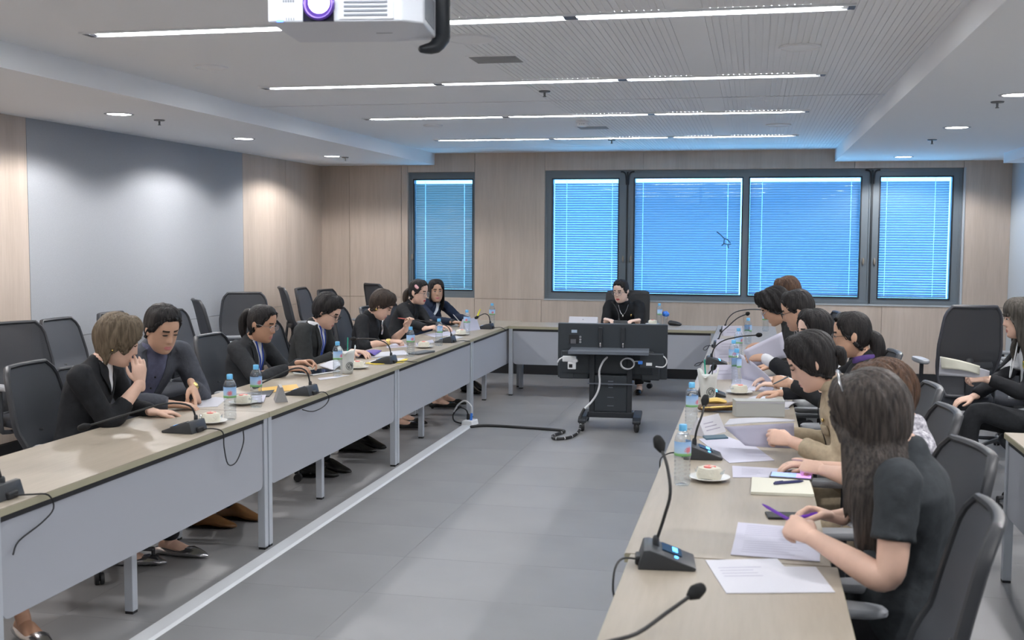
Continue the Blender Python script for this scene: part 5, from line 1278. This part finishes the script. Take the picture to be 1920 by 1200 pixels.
def make_bottle():
    t = thing('water_bottle', 'x', 'bottle', (0, 0, TZ), 0, 'small water bottles with blue caps')
    pr = [(.0, .004), (.018, .004), (.026, .0), (.0305, .006), (.0315, .02)]
    for k in range(5): z = .03+k*.016; pr += [(.0315, z), (.0293, z+.005), (.0293, z+.008), (.0315, z+.013)]
    pr += [(.032, .115), (.032, .172), (.030, .185), (.022, .203), (.0135, .212), (.013, .220)]
    MB().lathe(pr, n=20).build('bottle_body', m_pet, t, True, angle=60)
    MB().grid([[V((.0327*math.cos(a), .0327*math.sin(a), z)) for a in [R(-165+12*k) for k in range(21)]] for z in (.116, .171)]).build('label', m_label, t)
    MB().lathe([(.0148, .210), (.0155, .212), (.0155, .232), (.0135, .235), (0, .235)], n=18).build('cap', m_cap, t)
    MB().lathe([(0, .196), (.024, .197)], n=18).build('water_line', m_water, t)
    return t
b0 = make_bottle()
BT = [(-2.612, 5.224, -20, 'water bottle in front, left of the pair before the man in the grey blazer'), (-2.663, 5.64, 15, 'water bottle in front, right of the pair beside the silver name stand'), (-2.722, 7.02, 30, 'water bottle touching the frosted drink cup'),
      (-2.618, 8.32, 0, 'water bottle behind the microphone on the yellow folder'), (-2.639, 9.20, 60, 'label-less side of a water bottle next to the microphone of the writing woman'), (-2.69, 10.35, -40, 'water bottle before the woman in the navy blazer'),
      (-2.70, 11.45, -20, 'farthest left water bottle, behind the corner microphone'), (-.98, 11.98, 40, 'water bottle beside the blue-topped cup of the chairwoman'), (-.251, 4.253, 0, 'nearest right-hand water bottle beside the cake saucer'),
      (-.285, 5.50, 20, 'second right-hand water bottle beside the folded name card'), (-.095, 7.25, 80, 'water bottle before the raised paper stack, nearer of two'), (-.125, 7.86, -30, 'water bottle just behind another, red label showing'),
      (-.105, 8.9, 10, 'water bottle with pale cap among the name cards'), (-.037, 10.06, 100, 'water bottle left of the bending person\'s hand'), (.13, 11.5, 200, 'farthest right water bottle near the bending person\'s face')]
for i, (x, y, a, lb) in enumerate(BT):
    if i == 0: b0.location = (x, y, TZ); b0.rotation_euler = (0, 0, R(a)); b0['label'] = lb
    else: dup(b0, (x, y, TZ), R(a), lb)

# ------------------------------------------------------------------ saucers with wrapped cakes
m_china = mat('china_white', (.78, .77, .74), .25)
m_cream = mat('cake_wrapper_cream', (.74, .71, .60), .6, bump=.4, bump_s=60)
m_redlab = mat('cake_label_red', (.80, .20, .17), .5)
def make_cake():
    s = thing('saucer', 'x', 'plate', (0, 0, TZ), 0, 'white saucers on the tables')
    MB().lathe([(0, .004), (.035, .004), (.04, .0), (.044, .004), (.080, .014), (.081, .016), (.078, .017), (.045, .008), (0, .008)], n=32).build('dish', m_china, s)
    c = thing('wrapped_cake', 'x', 'cake', (0, 0, TZ+.0085), 0, 'cream cakes wrapped in clear film')
    mb = MB(); rows = []
    for k, (rr, z) in enumerate(((.040, 0), (.044, .012), (.043, .030), (.038, .042), (.020, .047), (0.004, .047))):
        rows.append([V((rr*1.1*math.copysign(abs(math.cos(w))**.6, math.cos(w)), rr*.85*math.copysign(abs(math.sin(w))**.6, math.sin(w)), z+.002*math.sin(3*w+k))) for w in [2*math.pi*j/24 for j in range(24)]])
    mb.grid(rows, close_u=True); mb.build('cake', m_cream, c)
    MB().lathe([(0, .048), (.024, .0478), (.026, .044), (.0255, .0435)], n=16).build('red_label', m_redlab, c)
    fl = MB()
    for s_ in (-1, 1): fl.grid([[V((s_*.040, -.015+.01*j, .02+.004*math.sin(j*2))), V((s_*.056, -.020+.0135*j, .028+.010*math.cos(j*2.2)))] for j in range(4)])
    o = fl.build('film_end', m_pet, c); k = o.modifiers.new('t', 'SOLIDIFY'); k.thickness = .0008
    return s, c
s0, c0 = make_cake()
CK = [(-2.655, 5.10, 20, 'front left bottle pair'), (-2.78, 5.72, -10, 'right front bottle, on papers'), (-2.745, 7.46, 35, 'frosted drink cup'), (-2.714, 9.0, 10, 'short-haired woman writing'), (-2.72, 10.24, 60, 'navy blazer woman\'s bottle'),
      (-.152, 4.36, -15, 'nearest right-hand bottle'), (-.07, 6.85, 30, 'paper stack on the right tables'), (-1.05, 12.0, 0, 'chairwoman\'s bottle')]
for i, (x, y, a, w) in enumerate(CK):
    if i == 0: s, c = s0, c0
    else: s, c = copy_tree(s0), copy_tree(c0)
    s.location = (x, y, TZ); c.location = (x, y, TZ+.0085); c.rotation_euler = (0, 0, R(a)); s['label'] = 'white saucer under the wrapped cake by the %s' % w; c['label'] = 'wrapped cream cake on the saucer by the %s' % w

# ------------------------------------------------------------------ papers, folders, tablets
m_paper = mat('paper_white', (.60, .60, .655), .7)
m_paper2 = mat('paper_lilac_white', (.54, .535, .635), .7)
m_ink = mat('printed_grey', (.40, .39, .49), .8)
m_cream2 = mat('paper_cream', (.68, .67, .57), .7)
def sheet(name, label, cat, pts, m, z=.0006, th=.0016, lines=None, group=None):
    """flat sheet with an outline on the table (world xy)"""
    cx_ = sum(p[0] for p in pts)/len(pts); cy_ = sum(p[1] for p in pts)/len(pts)
    P = [(p[0]-cx_, p[1]-cy_) for p in pts]
    if sum(P[i][0]*P[(i+1) % len(P)][1]-P[(i+1) % len(P)][0]*P[i][1] for i in range(len(P))) < 0: P = P[::-1]
    t = thing(name, label, cat, (cx_, cy_, TZ+z), 0, group)
    MB().prism(P, 'z', 0, th).build('sheet', m, t, False)
    if lines:
        a, b, c, d = [V((p[0]-cx_, p[1]-cy_, 0)) for p in lines[:4]]; n = lines[4]
        for k in range(n):
            v = (k+.5)/n; l0 = a+(d-a)*v; l1 = b+(c-b)*v; w = (d-a)/n*.22; e = .98-.3*((k*37) % 10)/10
            l1 = l0+(l1-l0)*e
            MB().add([(l0.x, l0.y, th+.0003), (l1.x, l1.y, th+.0003), (l1.x+w.x, l1.y+w.y, th+.0003), (l0.x+w.x, l0.y+w.y, th+.0003)], [(0, 1, 2, 3)]).build('printed_line', m_ink, t, False)
    return t
def curved(name, label, cat, c00, c10, c11, c01, bulge, m, parent=None, th=.002, nu=8, nv=6, bdir=(0, 0, 1), group=None):
    """sheet held in the air: bilinear patch with a soft bend"""
    base = V(c00); t = thing(name, label, cat, base, 0, group); B = V(bdir)
    rows = []
    for i in range(nv+1):
        v = i/nv; row = []
        for j in range(nu+1):
            u = j/nu; p = V(c00)*(1-u)*(1-v)+V(c10)*u*(1-v)+V(c11)*u*v+V(c01)*(1-u)*v
            row.append(p+B*bulge*math.sin(u*math.pi)*(.4+.6*v))
        rows.append(row)
    o = MB().grid(rows).build('sheet', m, t, True, base, angle=180); k = o.modifiers.new('t', 'SOLIDIFY'); k.thickness = th; k.offset = 0
    return t
# right side
sheet('document_folder', 'white folder with a cut corner lying nearest on the right table', 'paper', [(-.121, 3.256), (.086, 3.322), (.105, 3.245), (.194, 3.262), (.232, 3.036), (-.053, 2.96)], m_paper, lines=((-.085, 3.20), (.04, 3.24), (.05, 3.13), (-.06, 3.10), 4))
for k, (a, b) in enumerate((('upper', [(-.033, 3.723), (.205, 3.70), (.222, 3.542), (-.04, 3.528)]), ('lower', [(-.04, 3.524), (.222, 3.538), (.208, 3.317), (-.049, 3.329)]))):
    sheet('document', '%s half of the creased printed document before the woman with the purple pen' % a, 'paper', b, m_paper2, z=.0006+.001*k, lines=((b[0][0]+.03, b[0][1]-.02), (b[1][0]-.04, b[1][1]-.02), (b[2][0]-.04, b[2][1]+.03), (b[3][0]+.03, b[3][1]+.03), 6))
t = sheet('notepad', 'cream blank notepad under a dark blue pen', 'notepad', [(.011, 4.413), (.23, 4.40), (.234, 4.165), (.008, 4.15)], m_cream2, th=.010)
def pen(label, a, b, m, r=.0045, tipm=None):
    a, b = V(a), V(b); t = thing('pen', label, 'pen', a, 0, 'pens'); d = (b-a)
    MB().tube([d*0, d*.06, d*.85, d*.97, d], [r*.8, r, r, r*.5, r*.2], 8).build('barrel', m, t)
    MB().tube([d*.02+V((0, 0, r)), d*.28+V((0, 0, r*1.2))], r*.3, 6).build('clip', tipm or m, t)
m_penb = mat('pen_dark_blue', (.03, .035, .13), .35); m_penp = mat('pen_purple', (.16, .04, .45), .35); m_green = mat('straw_green', (.02, .32, .22), .4); m_yel = mat('highlighter_yellow', (.85, .80, .05), .4)
pen('dark blue pen on the cream notepad', (.095, 4.29, TZ+.016), (.205, 4.36, TZ+.016), m_penb, .006)
pen('purple pen in the raised hand of the long-haired woman', (.145, 3.34, .842), (.040, 3.37, .892), m_penp, .005)
pen('purple cap pen between the fingers of her other hand', (.215, 3.60, .815), (.135, 3.585, .800), m_penp, .0055)
t = thing('phone', 'dark phone lying under the hands of the long-haired woman', 'phone', (.14, 3.84, TZ), R(8))
MB().box(-.08, .08, -.04, .04, .0005, .009).build('body', m_foot, t, False, bevel=.003)
t = thing('phone', 'phone with bright blue-violet screen pressed by a finger', 'phone', (.163, 4.475, TZ), R(-5))
MB().box(-.082, .082, -.05, .04, .002, .013).build('body', mat('phone_case_grey', (.10, .10, .10), .4), t, False, bevel=.003)
m_ps = mat('phone_screen', (.1, .12, .3), .1, emit=(.16, .28, .75), estr=.8); m_ps2 = mat('phone_screen_violet', (.2, .1, .4), .1, emit=(.42, .22, .85), estr=.8)
MB().box(-.076, .02, -.044, .034, .013, .0136).build('screen', m_ps, t, False); MB().box(.02, .076, -.044, .034, .013, .0136).build('screen', m_ps2, t, False)
sheet('document', 'annotated printed sheet left of the phone', 'paper', [(-.07, 4.655), (.175, 4.64), (.10, 4.465), (-.063, 4.425)], m_paper2, lines=((-.03, 4.62), (.06, 4.61), (.05, 4.49), (-.03, 4.48), 5))
sheet('document', 'large blank sheet lying before the khaki uniform', 'paper', [(-.236, 5.24), (-.121, 5.37), (.03, 5.10), (.104, 4.811), (-.082, 4.708)], m_paper2)
curved('document', 'printed booklet lifted by the hand of the khaki uniform', 'paper', (-.113, 4.93, .858), (.185, 4.93, .888), (.19, 4.93, .775), (-.02, 4.87, .79), -.012, m_ink, bdir=(0, 1, 0))
curved('document', 'white top sheet curling over the lifted booklet', 'paper', (-.113, 4.945, .862), (.19, 4.95, .892), (.19, 5.03, .885), (-.09, 5.06, .872), .008, m_paper)
t = thing('name_card', 'folded white name card beside the second right-hand bottle', 'name card', (-.20, 5.42, TZ), R(62), 'folded name cards')
MB().prism([(-.045, 0), (.045, 0), (.042, .004), (0, .085), (-.042, .004)], 'x', -.10, .10).build('card', m_paper, t, False)
for k in range(3): MB().add([(-.07, -.033+.008*k, .022+.0155*k), (.06-.02*k, -.033+.008*k, .022+.0155*k), (.06-.02*k, -.0315+.008*k, .0265+.0155*k), (-.07, -.0315+.008*k, .0265+.0155*k)], [(0, 1, 2, 3)]).build('printed_line', m_ink, t, False)
sheet('calculator', 'dark teal pad under the folded name card', 'pad', [(-.20, 5.22), (-.10, 5.28), (-.12, 5.36), (-.22, 5.30)], mat('pad_teal', (.04, .10, .14), .5), th=.008)
t = thing('grey_box', 'long pale grey box standing before the khaki uniform', 'box', (.046, 5.99, TZ), R(12))
MB().box(-.13, .13, -.02, .07, .0005, .088).build('box_body', mat('box_grey', (.40, .41, .40), .6), t, False, bevel=.003)
MB().box(-.13, .13, -.021, -.019, .076, .079).build('lid_seam', m_ink, t, False)
t = thing('clutch_purse', 'brown wooden-framed clutch with yellow packet on top', 'purse', (-.18, 6.12, TZ), R(5))
m_brownl = mat('leather_brown', (.13, .075, .04), .5, noise_s=30, noise_amt=.3); mb = MB(); mb.tube([(-.085, 0, .022), (-.04, -.01, .024), (.03, 0, .025), (.09, .01, .03)], [(.04, .018), (.05, .020), (.05, .020), (.03, .026)], 12, 3, side=(0, 1, 0)); mb.build('body', m_brownl, t)
MB().tube([(-.08, -.045, .024), (0, -.055, .03), (.09, -.03, .035)], .006, 8, 3).build('frame', m_gold, t)
MB().tube([(-.05, .02, .052), (.0, .02, .058), (.045, .02, .05)], [(.028, .012), (.034, .016), (.02, .010)], 10, 3, side=(0, 1, 0)).build('yellow_packet', mat('packet_yellow', (.75, .52, .14), .5), t)
sheet('document', 'sheet behind the grey box, left', 'paper', [(-.06, 6.30), (.10, 6.30), (.08, 6.42), (-.09, 6.40)], m_paper2)
curved('document', 'sheet curling up behind the grey box towards the uniform', 'paper', (-.02, 6.62, TZ+.004), (.05, 6.76, TZ+.006), (.265, 6.48, TZ+.012), (.20, 6.28, TZ+.006), .012, m_paper)
# frosted cups in carrier bags
m_frost = mat('frosted_plastic', (.80, .82, .80), .35, alpha=.80); m_logo = mat('logo_black', (.06, .07, .07), .6); m_straw = mat('straw_dark', (.03, .05, .06), .4)
def cup(x, y, label, rz, straws):
    t = thing('drink_cup', label, 'cup', (x, y, TZ), rz, 'frosted drink cups in thin carrier bags')
    MB().lathe([(0, .002), (.030, .001), (.034, .02), (.044, .13), (.046, .135), (.040, .15), (.0, .155)], n=22).build('cup', m_frost, t)
    mb = MB(); rows = []
    for k, (rr, z) in enumerate(((.036, .001), (.041, .03), (.048, .09), (.055, .14), (.060, .165))):
        rows.append([V((rr*math.cos(w)*(1+.10*math.sin(5*w+k)), rr*math.sin(w)*(1+.10*math.cos(4*w+k)), z+(.022*math.sin(2*w+1)+.01*math.sin(5*w) if k == 4 else 0))) for w in [2*math.pi*j/30 for j in range(30)]])
    o = mb.grid(rows, close_u=True).build('carrier_bag', m_frost, t, angle=180); k = o.modifiers.new('t', 'SOLIDIFY'); k.thickness = .001
    # round swirl emblem on the side
    lg = MB()
    for rad in (.026, .017): lg.tube([(.050*math.cos(-.8+rad*20*math.cos(a)), .050*math.sin(-.8+rad*20*math.cos(a)), .055+rad*math.sin(a)) for a in [2*math.pi*q/20 for q in range(21)]], .0018, 5, cap=False)
    lg.tube([(.051*math.cos(-.8+u*.3), .051*math.sin(-.8+u*.3), .055+.012*math.sin(u*4)) for u in [-.8+.2*q for q in range(9)]], .002, 5)
    lg.build('emblem', m_logo, t)
    for (dx, dy, h, m, r) in straws: MB().tube([(dx, dy, .12), (dx*1.6, dy*1.6, .12+h)], r, 8).build('straw', m, t)
cup(-2.72, 7.19, 'frosted drink cup with round emblem and green straw on the left table', 0, [(.005, .0, .125, m_green, .004)])
cup(-.245, 6.52, 'frosted drink cup with dark straws on the right table', R(-20), [(-.015, 0, .115, m_green, .0045), (.02, .0, .10, m_straw, .0035)])
# far right papers and cards
def tent(x, y, deg, label, w=.19):
    t = thing('name_card', label, 'name card', (x, y, TZ), R(deg), 'folded name cards')
    MB().prism([(-.04, 0), (.04, 0), (.037, .004), (0, .095), (-.037, .004)], 'x', -w/2, w/2).build('card', m_paper2, t, False)
    for k in range(2):
        for s in (-1,): MB().add([(-.06, s*.0275+.009*k*-s, .032+.022*k), (.055-.03*k, s*.0275+.009*k*-s, .032+.022*k), (.055-.03*k, s*.0255+.009*k*-s, .037+.022*k), (-.06, s*.0255+.009*k*-s, .037+.022*k)], [(0, 1, 2, 3)]).build('printed_line', m_ink, t, False)
tent(-.185, 7.55, 22, 'folded name card nearest behind the frosted cup'); tent(-.19, 8.62, 18, 'folded name card beside the lowest reaching microphone'); tent(-.20, 9.45, 18, 'folded name card beside the middle reaching microphone'); tent(-.19, 10.9, 18, 'farthest folded name card on the right tables')
sheet('document', 'stack of lilac-white papers before the woman with the pen', 'paper', [(-.125, 7.0), (-.12, 7.5), (.06, 7.6), (.14, 7.13), (.12, 6.95)], m_paper2, th=.006)
curved('document', 'upright bent sheet leaning behind the nearer of the two bottles', 'paper', (-.06, 7.52, TZ+.01), (.17, 7.0, TZ+.012), (.10, 7.05, TZ+.09), (-.085, 7.6, TZ+.17), .01, m_paper2)
sheet('document', 'sheet under the hand of the woman with the tied hair', 'paper', [(.06, 6.50), (.22, 6.55), (.21, 6.28), (.07, 6.22)], m_paper)
curved('document', 'large sheet raised in the hand of the suited man', 'paper', (-.055, 7.38, .952), (.188, 7.40, 1.078), (.225, 7.40, .912), (.0, 7.38, .840), .02, m_paper2, bdir=(0, 1, 0))
sheet('document', 'papers before the bending person on the right', 'paper', [(-.06, 8.3), (.16, 8.35), (.16, 8.85), (-.05, 8.8)], m_paper)
pen('pen in the hand of the woman with tied hair', (.20, 6.27, .925), (.115, 6.22, .885), m_straw, .004)
# chairwoman's things
t = thing('name_plate', 'white name plate of the chairwoman beside her microphone', 'name card', (-1.765, 11.74, TZ), R(-3))
MB().prism([(-.04, 0), (.04, 0), (.0, .092)], 'x', -.155, .155).build('card', m_paper, t, False); MB().box(-.006, .006, -.0235, -.0215, .06, .068).build('printed_line', m_ink, t, False)
t = thing('cup', 'clear cup with bright blue top beside the chairwoman\'s bottle', 'cup', (-.915, 12.02, TZ))
MB().lathe([(0, .002), (.022, .002), (.027, .085), (0, .085)], n=16).build('cup_body', m_pet, t); mb = MB()
for k in range(5): mb.ell((.018*math.cos(k*1.3), .018*math.sin(k*1.3), .115+.012*(k % 2)), (.022, .02, .024), 10, 6)
mb.build('blue_top', m_blue, t); MB().tube([(0, 0, .08), (0, 0, .11)], .012, 8).build('stem', m_white, t)
t = thing('phone', 'black phone pouch with keys at the right end of the cross table', 'phone', (-.80, 11.93, TZ), R(-20))
MB().tube([(-.06, 0, .03), (0, 0, .026), (.05, 0, .018)], [(.035, .028), (.035, .024), (.028, .016)], 10, 3, side=(0, 1, 0)).build('pouch', m_foot, t)
for k in range(3): MB().tube([(.05+.012*math.cos(a), .012*k-.01, .02+.012*math.sin(a)) for a in [2*math.pi*q/10 for q in range(11)]], .0018, 5, cap=False).build('key_ring', m_chrome, t)
sheet('document', 'small white paper beside the chairwoman\'s hand', 'paper', [(-1.20, 11.75), (-1.10, 11.75), (-1.10, 11.9), (-1.20, 11.9)], m_paper)
# left side
sheet('document', 'paper the man in the grey blazer points at', 'paper', [(-3.09, 5.66), (-3.06, 5.93), (-2.97, 5.90), (-2.875, 5.60), (-2.992, 5.53)], m_paper)
sheet('notebook', 'dark folder beyond the front bottle pair', 'folder', [(-3.0, 6.02), (-2.84, 6.27), (-2.76, 6.02), (-2.9, 5.9)], mat('folder_dark', (.06, .07, .08), .5), th=.006)
sheet('document', 'printed sheet behind the right front bottle', 'paper', [(-2.941, 5.93), (-2.789, 6.04), (-2.68, 5.77), (-2.82, 5.69)], m_paper2, z=.007, lines=((-2.90, 5.90), (-2.80, 5.98), (-2.72, 5.80), (-2.82, 5.75), 4))
sheet('envelope', 'orange-yellow envelope by the small silver name stand', 'envelope', [(-2.975, 6.33), (-2.82, 6.56), (-2.70, 6.33), (-2.877, 6.13)], mat('envelope_orange', (.75, .47, .13), .6), th=.003)
t = thing('name_stand', 'small triangular silver name stand beside the left microphone', 'name card', (-2.635, 5.90, TZ), R(-62))
MB().prism([(-.036, 0), (.036, 0), (.008, .085), (-.008, .085)], 'x', -.07, .07).build('stand', mat('silver_card', (.42, .42, .43), .35, .4), t, False)
t = thing('tablet', 'black tablet in white case before the ponytailed woman', 'tablet', (-2.93, 7.16, TZ), R(68))
MB().box(-.135, .135, -.095, .095, .0005, .010).build('case', m_white, t, False, bevel=.004); MB().box(-.128, .128, -.088, .088, .010, .0108).build('screen', m_screen, t, False)
curved('document', 'white papers lifted beside the tablet', 'paper', (-3.02, 7.42, TZ+.02), (-3.0, 7.72, TZ+.03), (-2.86, 7.48, TZ+.012), (-2.85, 7.28, TZ+.004), .015, m_paper)
sheet('document', 'thin sheet under the bottle touching the drink cup', 'paper', [(-2.81, 6.88), (-2.665, 7.10), (-2.70, 6.92), (-2.76, 6.80)], m_paper)
sheet('document', 'long white sheet by the microphone on the yellow folder', 'paper', [(-3.02, 8.40), (-2.80, 8.72), (-2.67, 8.43), (-2.90, 8.12)], m_paper, th=.005)
t = curved('brochure', 'purple brochure page curling up', 'brochure', (-3.07, 8.42, TZ+.01), (-2.95, 8.60, TZ+.01), (-2.88, 8.22, TZ+.012), (-2.97, 8.06, TZ+.012), .035, mat('brochure_purple', (.16, .10, .42), .5))
sheet('folder', 'yellow folder under the microphone', 'folder', [(-2.80, 7.78), (-2.78, 8.02), (-2.58, 8.14), (-2.54, 7.90), (-2.70, 7.72)], mat('folder_yellow', (.78, .60, .06), .5), th=.003)
sheet('document', 'white sheet on the yellow folder', 'paper', [(-2.80, 7.84), (-2.79, 8.07), (-2.61, 8.16), (-2.60, 8.0), (-2.72, 7.80)], m_paper, z=.004)
t = thing('tablet', 'closed dark grey tablet case behind the bottle', 'tablet', (-2.60, 8.56, TZ), R(75))
MB().box(-.13, .13, -.05, .05, .0005, .016).build('case', mat('case_grey', (.10, .11, .12), .5), t, False, bevel=.006)
sheet('document', 'papers under the pen of the short-haired woman in black', 'paper', [(-3.07, 9.06), (-3.05, 9.44), (-2.86, 9.04), (-3.0, 8.88)], m_paper2)
sheet('document', 'printed papers beyond the saucer of the short-haired woman in black', 'paper', [(-2.90, 9.36), (-2.85, 9.72), (-2.76, 9.46), (-2.83, 9.15)], m_paper2, lines=((-2.89, 9.36), (-2.86, 9.60), (-2.79, 9.45), (-2.84, 9.22), 3))
sheet('document', 'papers before the woman with the pink clip', 'paper', [(-3.07, 10.2), (-2.92, 10.75), (-2.78, 10.3), (-2.9, 9.95)], m_paper2)
sheet('document', 'loose white sheet nearest the fifth left microphone', 'paper', [(-2.80, 9.95), (-2.82, 10.2), (-2.64, 10.05), (-2.67, 9.80)], m_paper)
t = thing('name_card', 'white folded card before the corner microphone', 'name card', (-2.78, 10.80, TZ), R(72), 'folded name cards')
MB().prism([(-.05, 0), (.05, 0), (0, .12)], 'x', -.13, .13).build('card', m_paper2, t, False)
t = thing('highlighter', 'yellow highlighter standing tilted behind the white folded card', 'highlighter', (-2.80, 11.08, TZ), 0)
MB().tube([(-.02, -.01, .0), (.015, .0, .08), (.05, .01, .17)], [.009, .009, .008], 8).build('barrel', m_yel, t); MB().tube([(.05, .01, .17), (.058, .012, .19)], .0065, 8).build('cap', m_yel, t)
pen('white pen in the hand of the woman in the navy blazer', (-2.98, 11.15, .80), (-3.02, 11.05, .88), m_white, .004)
pen('dark pen with red end in the raised hand of the short-haired woman', (-2.98, 9.53, .935), (-3.09, 9.44, .955), m_redlab, .004)
pen('pen of the young man in the dark suit', (-2.96, 7.91, .775), (-3.05, 7.82, .865), m_straw, .004)
# observer's papers
curved('document', 'open sheaf of papers in the hand of the observer at the right edge', 'paper', (1.13, 7.20, .965), (1.42, 7.20, .885), (1.42, 7.22, .83), (1.13, 7.22, .845), .02, m_paper, bdir=(0, -1, .3))
curved('document', 'upper curled page of the observer\'s papers', 'paper', (1.13, 7.185, .967), (1.36, 7.185, .915), (1.36, 7.19, .86), (1.14, 7.19, .89), .03, m_cream2, bdir=(0, -1, .5))
# other coils of cable hanging under the far right table
